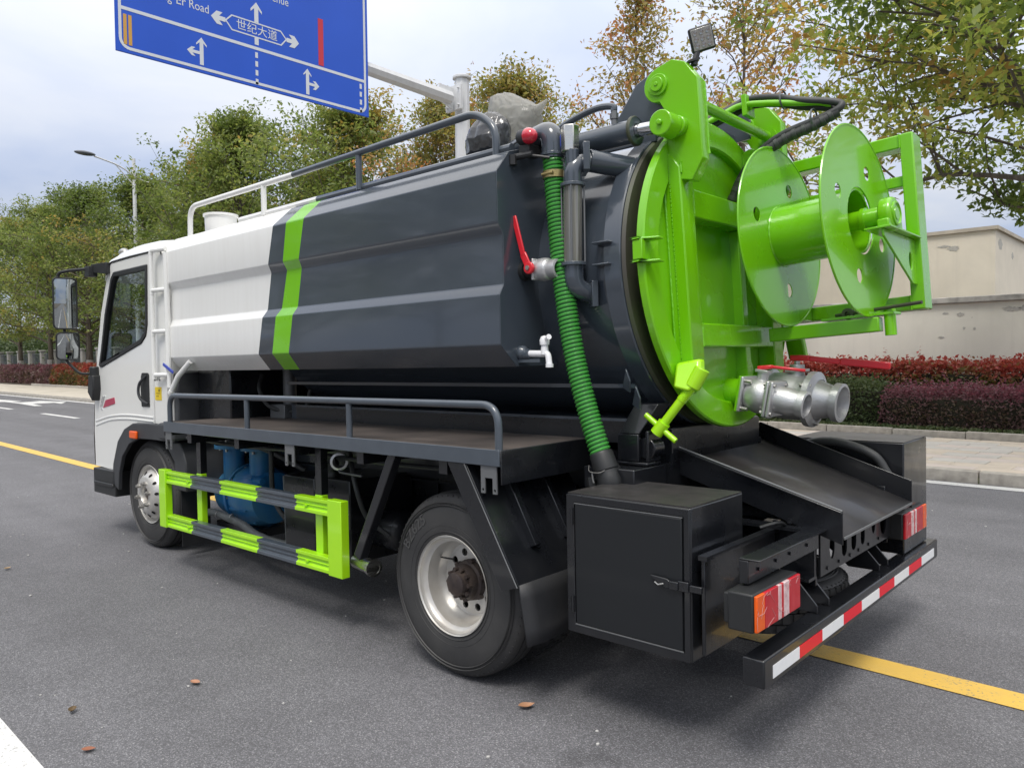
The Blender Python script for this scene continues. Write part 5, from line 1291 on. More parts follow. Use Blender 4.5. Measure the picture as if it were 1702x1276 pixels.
# edge clamps: lug on the door, forked ears on the tank flange
def lug(e):
    t = math.asin(max(-1, min(1, e / .70)))
    c = D(0, -.70 * math.cos(t), .70 * math.sin(t)); rad = (-yD * math.cos(t) + eD * math.sin(t)); tan = (eD * math.cos(t) + yD * math.sin(t))
    g = MB()
    for s_ in (-1, 1):
        p = c + tan * (s_ * .050)
        g.prism([p - rad * .005 + nD * .02, p + rad * .028 + nD * .02, p + rad * .028 - nD * .01, p + nD * .085 - rad * .02, p + nD * .085 - rad * .055, p - rad * .05 + nD * .02], tan * (-.009 * s_))
    g.obox(c + rad * .012 + nD * .012, nD * .022, rad * .014, tan * .040)
    return g
lug(.05).build('clamp_lug', M['green'], T, bevel=.003).parent = door
# ears of the flange on the camera side
for z_ in (1.835, 1.745): B('flange_ear', MB().prism([(.50, .405, z_), (.52, .33, z_), (.60, .33, z_), (.60, .42, z_)], (0, 0, .008)), M['grey'], bevel=.003)
for c_ in ((.615, .43, 1.27), (.655, .44, 1.20)):
    B('flange_ear', MB().prism([V(c_), V(c_) + V((.03, -.05, .05)), V(c_) + V((.05, -.05, -.0)), V(c_) + V((.03, -.02, -.05)), V(c_) + V((-.02, 0, -.03))], (0, .012, 0)), M['greyf'], bevel=.003)
# swing bolt hanging from the lower left of the door
sb = B('swing_clamp', MB().prism([D(.03, -.52, -.40), D(.13, -.50, -.39), D(.14, -.53, -.48), D(.10, -.56, -.52), D(.03, -.56, -.50)], yD * .05), M['lime'], bevel=.012)
pA, pB = V((.875, .53, 1.255)), V((.745, .50, 1.085))
pd = (pB - pA).normalized()
MB().cyl(V((.905, .545, 1.315)), V((.865, .53, 1.24)), .032, n=18).build('clamp_nut', M['lime'], T, bevel=.003).parent = sb
th_ = MB().cyl(pA, pB, .019, n=14)
for i in range(9): th_.lathe(pA + pd * (.025 + i * .007), pd, [(0, .019), (.002, .0215), (.0045, .0215), (.0065, .019)], n=14)
th_.cyl(pB - pd * .012, pB + pd * .045, .027, n=16)
th_.build('clamp_screw', M['lime'], T).parent = sb
tx_, ty_, _ = frame_from(pd)
tb = V((.80, .10, -.28)).normalized(); tb = (tb - pd * tb.dot(pd)).normalized()
MB().cyl(pB + pd * .015 - tb * .085, pB + pd * .015 + tb * .085, .0125, n=12).build('tommy_bar', M['lime'], T).parent = sb
# second swing clamp on the far side
lug2 = MB().prism([D(.02, .62, -.28), D(.12, .60, -.28), D(.12, .64, -.40), D(.02, .66, -.40)], yD * .05); lug2.build('clamp_lug', M['green'], T, bevel=.01).parent = door

# ---------------------------------------------------------------- lifting gear
def lift_arm(y):
    pts = [(-.085, .78)]
    hub = [( .0 + .072 * math.cos(a), .775 + .072 * math.sin(a)) for a in (R(100 + i * 17) for i in range(11))]
    outl_ = hub + [(.022, .66), (.022, .47), (-.022, .45), (-.022, .40), (.062, .362), (.125, .345), (.178, .425), (.178, .755), (.125, .835), (.070, .862), (.0, .850)]
    g = MB().plate(outl_, [], D(0, y + .062, 0), nD, eD, .062)
    return g
arms = []
for y in (-.45, .38):
    a_ = B('lifting_arm', lift_arm(y), M['green'], bevel=.007)
    yo = y if y < 0 else y
    MB().cyl(D(0, y - .012, .775), D(0, y + .074, .775), .045, n=24).cyl(D(0, y - .022, .775), D(0, y - .012, .775), .030, n=20).cyl(D(0, y - .026, .775), D(0, y - .022, .775), .009, n=10).build('pivot_boss', M['green'], T, bevel=.003).parent = a_
    MB().cyl(D(.085, y - .03, .575), D(.085, y + .0, .575), .040, n=24).cyl(D(.060, y - .115, .575), D(.060, y - .028, .575), .052, n=28).cyl(D(.060, y - .128, .575), D(.060, y - .115, .575), .012, n=12).build('ram_pin', M['green'], T, bevel=.004).parent = a_
    arms.append(a_)
B('cross_tube', MB().cyl(D(.115, -.388, .69), D(.115, .38, .69), .024, n=18).cyl(D(.115, .355, .69), D(.115, .379, .69), .045, n=20), M['green'])
for y in (-.51, .32):
    hc = B('hydraulic_cylinder', MB().cyl(V((-.15, 1.05 + y, 2.325)), V((.60, 1.05 + y, 2.322)), .050, n=28).lathe(V((.60, 1.05 + y, 2.322)), (1, 0, 0), [(0, .05), (0, .060), (.012, .060), (.016, .042), (.016, .03)], n=28), M['greyf'])
    MB().cyl((.60, 1.05 + y, 2.322), D(.055, y, .576), .028, n=20).build('piston_rod', M['chrome'], T).parent = hc
    MB().cyl((.50, 1.05 + y, 2.36), (.50, 1.05 + y, 2.43), .014, n=10).cyl((.50, 1.05 + y, 2.395), (.50, 1.05 + y, 2.42), .019, n=6).build('hose_fitting', M['greyplate'], T).parent = hc
    MB().lathe((.597, 1.05 + y, 2.322), (1, 0, 0), [(0, .0602), (.004, .0625), (.012, .0625), (.017, .058)], n=28).build('gland_ring', M['overspray'], T).parent = hc
for y in (.665, 1.36):
    hb = B('hinge_bracket', MB().plate([(.30, 2.30), (.45, 2.46), (.53, 2.565), (.60, 2.595), (.70, 2.585), (.74, 2.52), (.74, 2.43), (.63, 2.42), (.63, 2.30)], [], (0, y + .016, 0), (1, 0, 0), (0, 0, 1), .016), M['greyf'], bevel=.004)
B('hinge_bracket_tie', MB().box(.60, .66, .682, 1.36, 2.40, 2.46), M['greyf'], bevel=.004)
# hydraulic hose arching over the tank to the near cylinder
B('hydraulic_hose', MB().tube(spline([(.50, .54, 2.43), (.49, .54, 2.452), (.40, .54, 2.462), (.25, .54, 2.435), (.10, .55, 2.385), (-.05, .57, 2.345)], 8), .015, n=10), M['greyf'])

# work light on the near arm
wc_ = V((.845, .68, 2.68)); wn_ = V((.62, -.74, -.24)).normalized(); wx_ = V((0, 0, 1)).cross(wn_).normalized(); wz_ = wn_.cross(wx_)
wx_, wz_ = wx_ * .96 + wz_ * .26, wz_ * .96 - wx_ * .26
wlt = B('work_light', MB().obox(wc_, wn_ * .012, wx_ * .050, wz_ * .050).obox(wc_ - wn_ * .024, wn_ * .0115, wx_ * .042, wz_ * .042), M['plastic'], bevel=.008)
MB().obox(wc_ + wn_ * .0125, wn_ * .002, wx_ * .043, wz_ * .042).build('lamp_lens', M['lens'], T, bevel=.002).parent = wlt
for i in range(3):
    for j in range(3): MB().lathe(wc_ + wn_ * .0148 + wx_ * (i - 1) * .026 + wz_ * (j - 1) * .025, wn_, [(0, .0105), (.0012, .010), (-.001 + .0016, .001)], n=12).build('led_reflector', M['chrome'], T).parent = wlt
MB().cyl((.815, .665, 2.575), (.825, .68, 2.635), .014, n=10).bar((.80, .64, 2.585), (.83, .68, 2.60), .03, .008).build('lamp_stalk', M['plastic'], T).parent = wlt

# ---------------------------------------------------------------- hose reel on its swing frame
AX = V((math.cos(.044) * math.cos(.071), -math.sin(.044) * math.cos(.071), math.sin(.071)))
RC = D(.215, .20, .163); RL, RR = .354, .412
RC2 = RC + AX * RL
ax_y = V((math.sin(.044), math.cos(.044), 0)); ax_e = AX.cross(ax_y).normalized()
if ax_e.z < 0: ax_e = -ax_e
reel = B('hose_reel', MB().lathe(RC, AX, [(.003, .135), (RL - .003, .135)], n=64), M['green'])
def flange(c, holes_, inner):
    hs = [circ2(.250 * math.cos(a), .250 * math.sin(a), .032, 20) for a in holes_]
    if inner: hs.append(circ2(0, 0, inner, 36))
    g = MB().plate(circ2(0, 0, RR, 110), hs, c, ax_y, ax_e, .0045)
    g.tube([c + AX * .002 + (ax_y * math.cos(t) + ax_e * math.sin(t)) * RR for t in (2 * math.pi * i / 110 for i in range(110))], .0055, n=6, closed=True)
    return g
ha = [R(70 + 72 * i) for i in range(5)]
ha = [R(q) for q in (58, 176, 296)] + [R(118), R(236)]
flange(RC, [R(65), R(162), R(277)], 0).build('reel_flange', M['green'], T, angle=40).parent = reel
flange(RC2, [R(63), R(157), R(256), R(-20)], .146).build('reel_flange', M['green'], T, angle=40).parent = reel
MB().lathe(RC2 - AX * .001, AX, [(0, .1465), (.006, .1465), (.006, .150), (0, .150)], n=40).build('flange_collar', M['green'], T).parent = reel
MB().cyl(RC - AX * .10, RC2 + AX * .13, .042, n=24).cyl(RC2 + AX * .012, RC2 + AX * .03, .05, n=24).cyl(RC2 + AX * .05, RC2 + AX * .075, .03, n=20).build('reel_shaft', M['green'], T).parent = reel
BC = RC2 + AX * .12
brg = MB().lathe(BC - AX * .026, AX, [(0, .02), (0, .068), (.008, .073), (.046, .073), (.054, .064), (.054, .032), (.046, .028)], n=28)
brg.obox(BC - ax_e * .045, AX * .024, ax_y * .085, ax_e * .020)
brg.obox(BC - ax_e * .03 , AX * .022, ax_y * .058, ax_e * .03)
brg.build('pillow_bearing', M['green'], T, bevel=.006).parent = reel
MB().lathe(BC + AX * .02, AX, [(.0, .052), (.014, .052), (.016, .044), (.010, .040), (.010, .028), (.014, .026), (.014, .0)], n=28).build('bearing_cap', M['green'], T).parent = reel
# swivel elbow feeding the drum
elb = MB().cyl(RC - AX * .10, RC - AX * .02, .036, n=20).tube(fillet([RC - AX * .05, RC - AX * .105 , RC - AX * .11 + ax_e * .10], .03, 5), .020, n=12)
elb.cyl(RC - AX * .11 + ax_e * .06, RC - AX * .11 + ax_e * .085, .026, n=6).cyl(RC - AX * .108 + ax_e * .10, RC - AX * .104 + ax_e * .135, .024, n=6).cyl(RC - AX * .104 + ax_e * .135, RC - AX * .099 + ax_e * .19, .019, n=14)
elb.build('swivel_elbow', M['green'], T).parent = reel
FY = .55
frame = B('reel_frame', dbox(MB(), .02, .70, FY, FY + .10, .532, .594), M['green'], bevel=.006)
dbox(MB(), .02, .70, FY, FY + .10, -.217, -.150).build('frame_beam', M['green'], T, bevel=.006).parent = frame
dbox(MB(), .655, .712, FY - .004, FY + .125, -.217, .594).build('frame_post', M['green'], T, bevel=.006).parent = frame
dbox(MB(), -.02, .05, FY - .002, FY + .102, -.30, .53).build('frame_post', M['green'], T, bevel=.006).parent = frame
dbox(MB(), .03, .70, FY + .03, FY + .09, .36, .41).build('frame_rail', M['green'], T, bevel=.005).parent = frame
# triangular bracket under the bearing
bk = D0 + nD * 0
bn = (BC - D0).dot(nD); be = (BC - D0).dot(eD) - .066; by_ = (BC - D0).dot(yD)
tri = [(by_ - .085, be), (FY + .02, be), (FY + .02, be - .205), (FY - .075, be - .205), (by_ - .085, be - .03)]
MB().plate(tri, [circ2(FY - .09, be - .105, .026, 20, ry=.04)], D(bn - .01, 0, 0), yD, eD, .010).build('bearing_bracket', M['green'], T, bevel=.003).parent = frame
dbox(MB(), bn - .075, bn + .03, by_ - .10, FY - .004, be + .001, be + .010).build('bracket_plate', M['green'], T, bevel=.002).parent = frame
# fixed arm below with the swing pivot and locking pin
sa = B('swing_arm', dbox(MB(), .106, .60, .235, .30, -.315, -.252), M['green'], bevel=.005)
MB().cyl(D(.635, .28, -.335), D(.635, .28, -.205), .024, n=18).build('swing_pivot', M['green'], T).parent = sa
dbox(MB(), .35, .66, .25, .36, -.245, -.233).build('pivot_plate', M['green'], T, bevel=.002).parent = sa
MB().cyl(D(.40, .30, -.222), D(.78, .22, -.212), .008, n=10).lathe(D(.46, .285, -.222), yD, [(-.012, .012), (-.012, .026), (.012, .026), (.012, .012)], n=18, closed=True).build('locking_pin', M['overspray'], T).parent = sa
dbox(MB(), .04, .20, .40, FY, -.217, -.16).build('hinge_block', M['green'], T, bevel=.004).parent = frame

M['hosewrap'] = mat('hose_wrap_plastic', (.055, .060, .055), .42)
def weld(pts, r_=.0045, seed=1):
    rd = random.Random(seed); P_ = []
    for a_, b_ in zip(pts, pts[1:]):
        a_, b_ = V(a_), V(b_); n_ = max(2, int((b_ - a_).length / .006))
        P_ += [a_.lerp(b_, i / n_) for i in range(n_)]
    P_.append(V(pts[-1]))
    return MB().tube(P_, [r_ * (.75 + .5 * rd.random()) for _ in P_], n=6)
ws = [[D(-.0, -.457 + .0, .41), D(0, -.457, -.44)], [D(.0745, -.354, .335), D(.0745, -.354, .215)], [D(.0745, -.354, -.235), D(.0745, -.354, -.335)], [D(.08, -.454, .385), D(.08, -.454, .43)],
      [D(.02, -.352, .338), D(.02, .358, .338)], [D(.02, -.352, -.232), D(.02, .358, -.232)], [D(.178, -.388, .45), D(.178, -.388, .75)], [D(.655, FY - .005, .532), D(.655, FY - .005, .594)], [D(.655, FY - .005, -.217), D(.655, FY - .005, -.150)]]
for i, w_ in enumerate(ws): weld(w_, .0048, i).build('weld_seam', M['green'], T).parent = door if i < 6 else (arms[0] if i == 6 else frame)
cp = [RC + AX * .006 + (ax_y * math.cos(t) + ax_e * math.sin(t)) * .136 for t in (2 * math.pi * i / 40 for i in range(41))]
weld(cp, .005, 31).build('weld_seam', M['green'], T).parent = reel
weld([p + AX * (RL - .012) for p in cp], .005, 32).build('weld_seam', M['green'], T).parent = reel
# hoses looping from the lifting gear to the reel
def hose(name, pts, r, m, parent=None, k=10): return B(name, MB().tube(spline(pts, k), r, n=12), m, parent)
hx_ = [D(-.10, .10, .76), D(.02, .17, .815), D(.10, .20, .84), D(.22, .20, .815), D(.34, .20, .765), D(.44, .22, .735), D(.50, .23, .712)]
h1 = hose('hydraulic_hose', hx_ + [D(.515, .225, .695), D(.49, .215, .675), D(.40, .205, .655), D(.27, .20, .635), D(.16, .195, .59), D(.06, .185, .50), D(.005, .18, .40), D(.04, .19, .34)], .0165, M['hose'])
h2 = hose('hydraulic_hose', [p + V((0, .035, -.022)) for p in hx_[:-1]] + [D(.47, .25, .69), D(.44, .235, .668), D(.36, .22, .65), D(.24, .215, .62), D(.14, .205, .565), D(.03, .195, .45), D(.06, .20, .36)], .0155, M['hose'])
h3 = hose('hydraulic_hose', [p + V((-.02, -.03, -.03)) for p in hx_[:4]] + [D(.33, .20, .755), D(.42, .22, .735), D(.47, .235, .715)], .0145, M['green'])
# spiral guard round the dropping pair
drop = spline([D(.50, .225, .672), D(.40, .20, .632), D(.27, .19, .605), D(.16, .175, .55), D(.06, .155, .45), D(.0, .14, .34), D(-.03, .14, .24), D(-.01, .16, .20), RC - AX * .10 + ax_e * .18], 12)
B('spiral_hose_guard', MB().tube(drop, [.0225 if i < 60 else .0155 for i in range(len(drop))], n=12), M['hose'])
spg = MB()
for i in range(4, len(drop) - 36, 4):
    d_ = (drop[i + 1] - drop[i]).normalized(); spg.lathe(drop[i], d_, [(-.010, .0225), (-.008, .0252), (.008, .0252), (.010, .0225)], n=12)
B('hose_wrap', spg, M['hosewrap'])
B('hose_strap', MB().obox(D(.10, .195, .805), nD * .012, yD * .045, eD * .05), M['green'], bevel=.003)
for q in (D(.27, .20, .787), D(.40, .205, .665)):
    B('cable_tie', MB().lathe(q, nD, [(-.004, .042), (-.004, .044), (.004, .044), (.004, .042)], n=18), M['greyhose'])

# ---------------------------------------------------------------- discharge valves
def ball_valve(c, ax, s, name, lever_pts, bolts=True):
    """flanged ball valve: square flanges, bulging body, spigot; s scales it"""
    ax = V(ax).normalized(); hy = V((0, 1, 0)); hy = (hy - ax * hy.dot(ax)).normalized(); hz_ = ax.cross(hy).normalized()
    if hz_.z < 0: hz_ = -hz_
    c = V(c)
    g = MB().lathe(c, ax, [(.012, .05 * s), (.014, .058 * s), (.03 * s, .066 * s), (.06 * s, .073 * s), (.09 * s, .066 * s), (.105 * s, .058 * s), (.11 * s, .05 * s)], n=32)
    w = .072 * s
    g.obox(c + ax * .006, ax * .008, hy * w, hz_ * w)
    g.obox(c + ax * .112 * s, ax * .008, hy * w, hz_ * w)
    g.obox(c + ax * (.112 * s + .019), ax * .008, hy * w, hz_ * w)
    v = g.build(name, M['alu'], T, bevel=.006)
    o2 = c + ax * (.112 * s + .027)
    MB().lathe(o2, ax, [(0, .055 * s), (.05 * s, .055 * s), (.065 * s, .049 * s), (.085 * s, .047 * s), (.088 * s, .053 * s), (.115 * s, .053 * s), (.118 * s, .043 * s), (.05 * s, .040 * s), (.0, .040 * s)], n=32).build('spigot', M['alu'], T).parent = v
    for a in (-1, 1):
        for b in (-1, 1):
            for t_ in (.0, .112 * s - .012):
                q = c + hy * a * w * .78 + hz_ * b * w * .78 + ax * t_
                MB().cyl(q - ax * .008, q + ax * .046, .008 * s, n=6).build('bolt', M['zinc'], T, smooth=False).parent = v
    top = c + ax * .06 * s + hz_ * .07 * s
    MB().cyl(top - hz_ * .02, top + hz_ * .03 * s, .022 * s, n=16).obox(top + hz_ * .032 * s, ax * .026 * s, hy * .026 * s, hz_ * .006).build('valve_stem', M['alu'], T, bevel=.002).parent = v
    return v, top + hz_ * .045 * s, hz_
vax = V((.975, 0.0, -.17)).normalized()
cs = D(.072, .02, -.548)
B('outlet_pipe', MB().cyl(D(-.05, .02, -.53), cs, .064, n=28).obox(cs + vax * -.004, vax * .006, V((0, 1, 0)) * .081, vax.cross(V((0, 1, 0))) * .081), M['green'], bevel=.003)
sv, tp, hz1 = ball_valve(cs, vax, 1.12, 'discharge_valve', None)
MB().bar(tp + V((-.03, .0, .0)), tp + V((.035, .012, .004)), .036, .018).bar(tp + V((.03, .01, .004)), tp + V((.165, .055, -.015)), .024, .014).build('valve_lever', M['red'], T, bevel=.005).parent = sv
# the large one
s2 = 1.55
vb = V((.985, -.03, -.11)).normalized()
cb = D(.035, .34, -.56)
B('outlet_pipe', MB().cyl(D(-.05, .33, -.53), cb, .085, n=28).lathe(cb - vb * .004, vb, [(-.012, .08), (-.012, .125), (.004, .125), (.004, .08)], n=28), M['green'])
body = MB().lathe(cb, vb, [(.006, .09), (.008, .122), (.022, .122), (.026, .106), (.10, .113), (.15, .110), (.20, .106), (.208, .110), (.212, .132), (.240, .132), (.246, .116), (.255, .098)], n=44)
bv_ = body.build('discharge_valve', M['alu'], T)
MB().lathe(cb + vb * .25, vb, [(0, .098), (.015, .088), (.05, .079), (.062, .075), (.075, .075), (.08, .090), (.112, .090), (.115, .076), (.05, .066), (0, .064)], n=40).build('spigot', M['alu'], T).parent = bv_
stp = cb + vb * .15 + V((0, 0, .112))
MB().cyl(stp - V((0, 0, .02)), stp + V((0, 0, .045)), .034, n=18).box(stp.x - .045, stp.x + .045, stp.y - .04, stp.y + .04, stp.z + .01, stp.z + .024).cyl(stp + V((0, 0, .045)), stp + V((0, 0, .085)), .014, n=10).build('valve_stem', M['alu'], T, bevel=.002).parent = bv_
lt = stp + V((0, 0, .072))
MB().bar(lt + V((-.03, 0, .004)), lt + V((.06, .004, .002)), .042, .028).bar(lt + V((.055, .004, .0)), lt + V((.20, .03, -.018)), .028, .026).bar(lt + V((.19, .028, -.016)), lt + V((.40, .06, -.040)), .034, .034).build('valve_lever', M['red'], T, bevel=.006).parent = bv_
for i in range(6):
    a = 2 * math.pi * i / 6 + .4; q = cb + vb * .226 + (V((0, 1, 0)) * math.cos(a) + V((0, 0, 1)) * math.sin(a)) * .113
    MB().cyl(q - vb * .028, q + vb * .026, .010, n=6).build('bolt', M['zinc'], T, smooth=False).parent = bv_
# sight glasses on the door, behind the valve
MB().lathe(D(-.04, .18, -.44), nD, [(0, .05), (.06, .05), (.06, .035)], n=24).build('sight_port', M['green'], T).parent = door

# red lever ball valve on the tank end
rv = B('fill_valve', MB().lathe((.150, .30, 1.752), (1, 0, -.02), [(.03, .03), (.10, .032), (.105, .040), (.118, .048), (.15, .05), (.172, .046), (.178, .038)], n=28).obox((.262, .30, 1.75), V((.006, 0, 0)), V((0, .046, 0)), V((0, 0, .046))), M['alu'], bevel=.003)
MB().lathe((.325, .30, 1.749), (1, 0, -.02), [(-.01, .036), (.002, .040), (.045, .040), (.048, .031), (-.02, .029)], n=28).build('spigot', M['alu'], T).parent = rv
MB().cyl((.172, .30, 1.752), (.20, .30, 1.752), .043, n=24).cyl((.19, .30, 1.752), (.24, .30, 1.752), .034, n=20).build('pipe_socket', M['plastic'], T).parent = rv
lv = MB().cyl((.255, .235, 1.755), (.255, .252, 1.755), .026, n=18).bar((.255, .243, 1.755), (.222, .243, 1.82), .034, .010, up=(0, 1, 0)).bar((.225, .242, 1.81), (.176, .240, 1.985), .026, .010, up=(0, 1, 0))
lv.build('valve_lever', M['red'], T, bevel=.004).parent = rv
MB().cyl((.255, .228, 1.755), (.255, .30, 1.755), .010, n=10).build('valve_stem', M['zinc'], T).parent = rv
# white tap
tp_ = B('water_tap', MB().cyl((.235, .26, 1.39), (.315, .26, 1.388), .0145, n=14).tube(fillet([(.31, .26, 1.388), (.342, .255, 1.39), (.352, .252, 1.335)], .03, 5), .0135, n=12).cyl((.322, .258, 1.385), (.322, .258, 1.425), .018, .015, n=14).cyl((.352, .252, 1.345), (.352, .252, 1.33), .017, n=12), M['tap'])
MB().lathe((.322, .258, 1.425), (0, 0, 1), [(0, .02), (.02, .022), (.036, .015), (.04, .002)], n=14).tube([(.322, .258, 1.445), (.345, .245, 1.452), (.366, .234, 1.458)], [.009, .008, .012], n=8).build('tap_handle', M['tap'], T).parent = tp_
MB().cyl((.17, .265, 1.385), (.24, .262, 1.388), .022, n=12).sphere((.19, .265, 1.395), .032, n=12).box(.17, .30, .25, .275, 1.352, 1.366).build('tap_pipe', M['greyf'], T).parent = tp_

# ---------------------------------------------------------------- suction hose, sight tube, elbow
gh = spline([(.322, .335, 2.235), (.327, .335, 2.15), (.337, .335, 2.02), (.352, .335, 1.85), (.370, .335, 1.68), (.395, .338, 1.50), (.430, .342, 1.32), (.478, .345, 1.15), (.520, .345, 1.03), (.548, .345, .955)], 14)
B('suction_hose', MB().tube(gh, .0405, n=16), M['greenhosed'])
cum = [0]
for a_, b_ in zip(gh, gh[1:]): cum.append(cum[-1] + (b_ - a_).length)
def along(s):
    for i in range(1, len(cum)):
        if cum[i] >= s:
            t = (s - cum[i - 1]) / (cum[i] - cum[i - 1]); return gh[i - 1].lerp(gh[i], t), (gh[i] - gh[i - 1]).normalized()
    return gh[-1], (gh[-1] - gh[-2]).normalized()
pitch = .0172; nturn = int(cum[-1] / pitch); hel = []
for i in range(nturn * 14):
    s = cum[-1] * i / (nturn * 14); p, t = along(s); x_ = (V((0, 1, 0)) - t * t.y).normalized(); y_ = t.cross(x_); a = 2 * math.pi * i / 14
    hel.append(p + (x_ * math.cos(a) + y_ * math.sin(a)) * .0405)
B('hose_spiral', MB().tube(hel, .0062, n=6), M['greenhose'])
cuff = B('hose_cuff', MB().lathe(gh[-1] + V((-.006, 0, .02)), gh[-1] - gh[-3], [(0, .046), (.01, .05), (.075, .052), (.08, .048), (.10, .05), (.13, .056), (.15, .05)], n=24), M['plastic'])
MB().tube(spline([gh[-1] + V((-.045, -.03, -.035)), gh[-1] + V((-.02, -.06, -.055)), gh[-1] + V((.03, -.055, -.055)), gh[-1] + V((.055, -.02, -.03))], 6), .0022, n=5).tube([gh[-1] + V((-.01, -.058, -.06)), gh[-1] + V((-.005, -.06, -.085)), gh[-1] + V((.0, -.06, -.10))], .003, n=5).build('wire_tie', M['zinc'], T).parent = cuff
B('hose_cam_coupling', MB().cyl((.555, .36, .90), (.60, .42, .80), .058, n=20).cyl((.50, .33, .87), (.52, .33, .78), .02, n=10), M['plastic'])
el = fillet([(.02, .40, 2.305), (.18, .36, 2.33), (.322, .335, 2.34), (.322, .335, 2.22)], .10, 9)
B('suction_elbow', MB().tube(el, .050, n=22).lathe((.322, .335, 2.245), (0, 0, -1), [(0, .05), (.004, .056), (.014, .056), (.018, .05)], n=24), M['grey'])
B('hose_band', MB().lathe((.328, .335, 2.165), (0, 0, -1), [(0, .0485), (.0, .0505), (.03, .0505), (.03, .0485)], n=28).cyl((.30, .285, 2.15), (.36, .285, 2.15), .006, n=8), M['brass'])
# sight glass with end flanges, elbows into the tank
sgx, sgy = .425, .335
stb = B('sight_tube', MB().cyl((sgx - .004, sgy, 1.77), (sgx, sgy, 2.085), .040, n=32), M['tube'])
for z_ in (2.085, 1.755):
    MB().lathe((sgx, sgy, z_), (0, 0, 1), [(0, .03), (0, .054), (.014, .054), (.014, .03)], n=28).build('tube_flange', M['greyf'], T, bevel=.002).parent = stb
rods = MB()
for a in range(4): rods.cyl((sgx + .048 * math.cos(a * 1.571 + .5), sgy + .048 * math.sin(a * 1.571 + .5), 1.755), (sgx + .048 * math.cos(a * 1.571 + .5), sgy + .048 * math.sin(a * 1.571 + .5), 2.10), .004, n=6)
rods.build('tie_rod', M['greyplate'], T).parent = stb
B('sight_elbow', MB().tube(fillet([(sgx, sgy, 2.095), (sgx, sgy, 2.17), (.47, .42, 2.20), (.52, .55, 2.20)], .06, 7), .040, n=20).cyl((sgx, sgy, 2.15), (sgx, sgy, 2.24), .030, n=18).obox((.452, .385, 2.205), V((.010, .010, 0)), V((-.045, .045, 0)), V((0, 0, .058))).cyl((.46, .40, 2.20), (.60, .62, 2.17), .047, n=22), M['grey'], bevel=.003)
B('sight_elbow', MB().tube(fillet([(sgx, sgy, 1.76), (sgx, sgy, 1.665), (.47, .43, 1.63), (.50, .50, 1.63)], .07, 7), .041, n=20).obox((.470, .405, 1.635), V((.009, .010, 0)), V((-.040, .036, 0)), V((0, 0, .055))), M['grey'], bevel=.003)
B('vent_tube', MB().cyl((sgx - .01, sgy, 2.232), (sgx - .01, sgy, 2.34), .039, n=6), M['stain'], bevel=.003)
B('blue_valve_lever', MB().prism([(.372, .325, 2.315), (.392, .325, 2.29), (.388, .325, 2.25), (.375, .325, 2.245), (.362, .325, 2.29)], (0, .008, 0)), M['bluelever'], bevel=.003)
# beacon light and its bracket
bc_ = B('beacon_light', MB().cyl((.205, .27, 2.322), (.262, .248, 2.313), .034, n=24).box(.20, .26, .25, .34, 2.24, 2.285), M['plastic'], bevel=.004)
MB().lathe((.262, .248, 2.313), (.93, -.34, -.15), [(0, .035), (.010, .034), (.031, .027), (.043, .014), (.046, .001)], n=24).build('beacon_lens', M['beaconred'], T).parent = bc_
B('cable_gland', MB().cyl((.155, .235, 2.235), (.28, .25, 2.235), .014, n=10).cyl((.188, .228, 2.242), (.188, .228, 2.20), .017, n=10).tube(spline([(.2, .24, 2.24), (.27, .25, 2.23), (.34, .29, 2.215)], 5), .006, n=6).tube(spline([(.03, .30, 2.27), (.10, .27, 2.285), (.19, .28, 2.32)], 5), .004, n=5), M['plastic'])

# ---------------------------------------------------------------- ladder and drain in front of the tank
lad = MB()
lx0, lx1, ly = -3.005, -2.945, .105
ld = B('ladder', MB().tube([(-2.965, .13, 2.16), (-2.968, .13, 1.33)], .019, n=10), M['cabwhite'])
MB().tube([(-3.125, .095, 2.16), (-3.128, .095, 1.32)], .015, n=10).build('ladder_rail', M['cabwhite'], T).parent = ld
for z_ in (2.185, 1.905, 1.615, 1.31):
    MB().tube(fillet([(-3.125, .095, z_ - .03), (-3.122, .097, z_), (-2.965, .13, z_)], .03, 4), .016, n=10).build('ladder_rung', M['cabwhite'], T).parent = ld
B('drain_cock', MB().tube([(-2.70, .16, 1.40), (-2.85, .14, 1.30), (-2.93, .13, 1.20)], .019, n=12).cyl((-2.93, .13, 1.20), (-2.945, .127, 1.18), .022, n=12).cyl((-2.965, .13, 1.33), (-2.968, .13, 1.22), .016, n=10), M['white'])
B('drain_cock_lever', MB().bar((-2.99, .10, 1.385), (-2.86, .11, 1.325), .022, .008, up=(0, 1, 0)), M['bluelever'], bevel=.003)
# machinery between cab and tank
B('air_box', MB().box(-2.90, -2.44, .30, 1.80, .997, 1.36), M['black'], bevel=.01)
B('intake_panel', MB().box(-3.0, -2.93, .17, .42, .92, 1.32), M['fender'], bevel=.01)
B('vacuum_line', MB().cyl((-2.23, .62, 1.0), (-2.23, .62, 1.36), .045, n=16).box(-2.32, -2.14, .52, .72, 1.0, 1.10), M['greyplate'], bevel=.004)
B('control_hose', MB().tube(spline([(-2.38, .5, 1.3), (-2.33, .45, 1.2), (-2.27, .5, 1.08), (-2.05, .6, 1.06), (-1.98, .62, 1.2)], 6), .014, n=8), M['hose'])

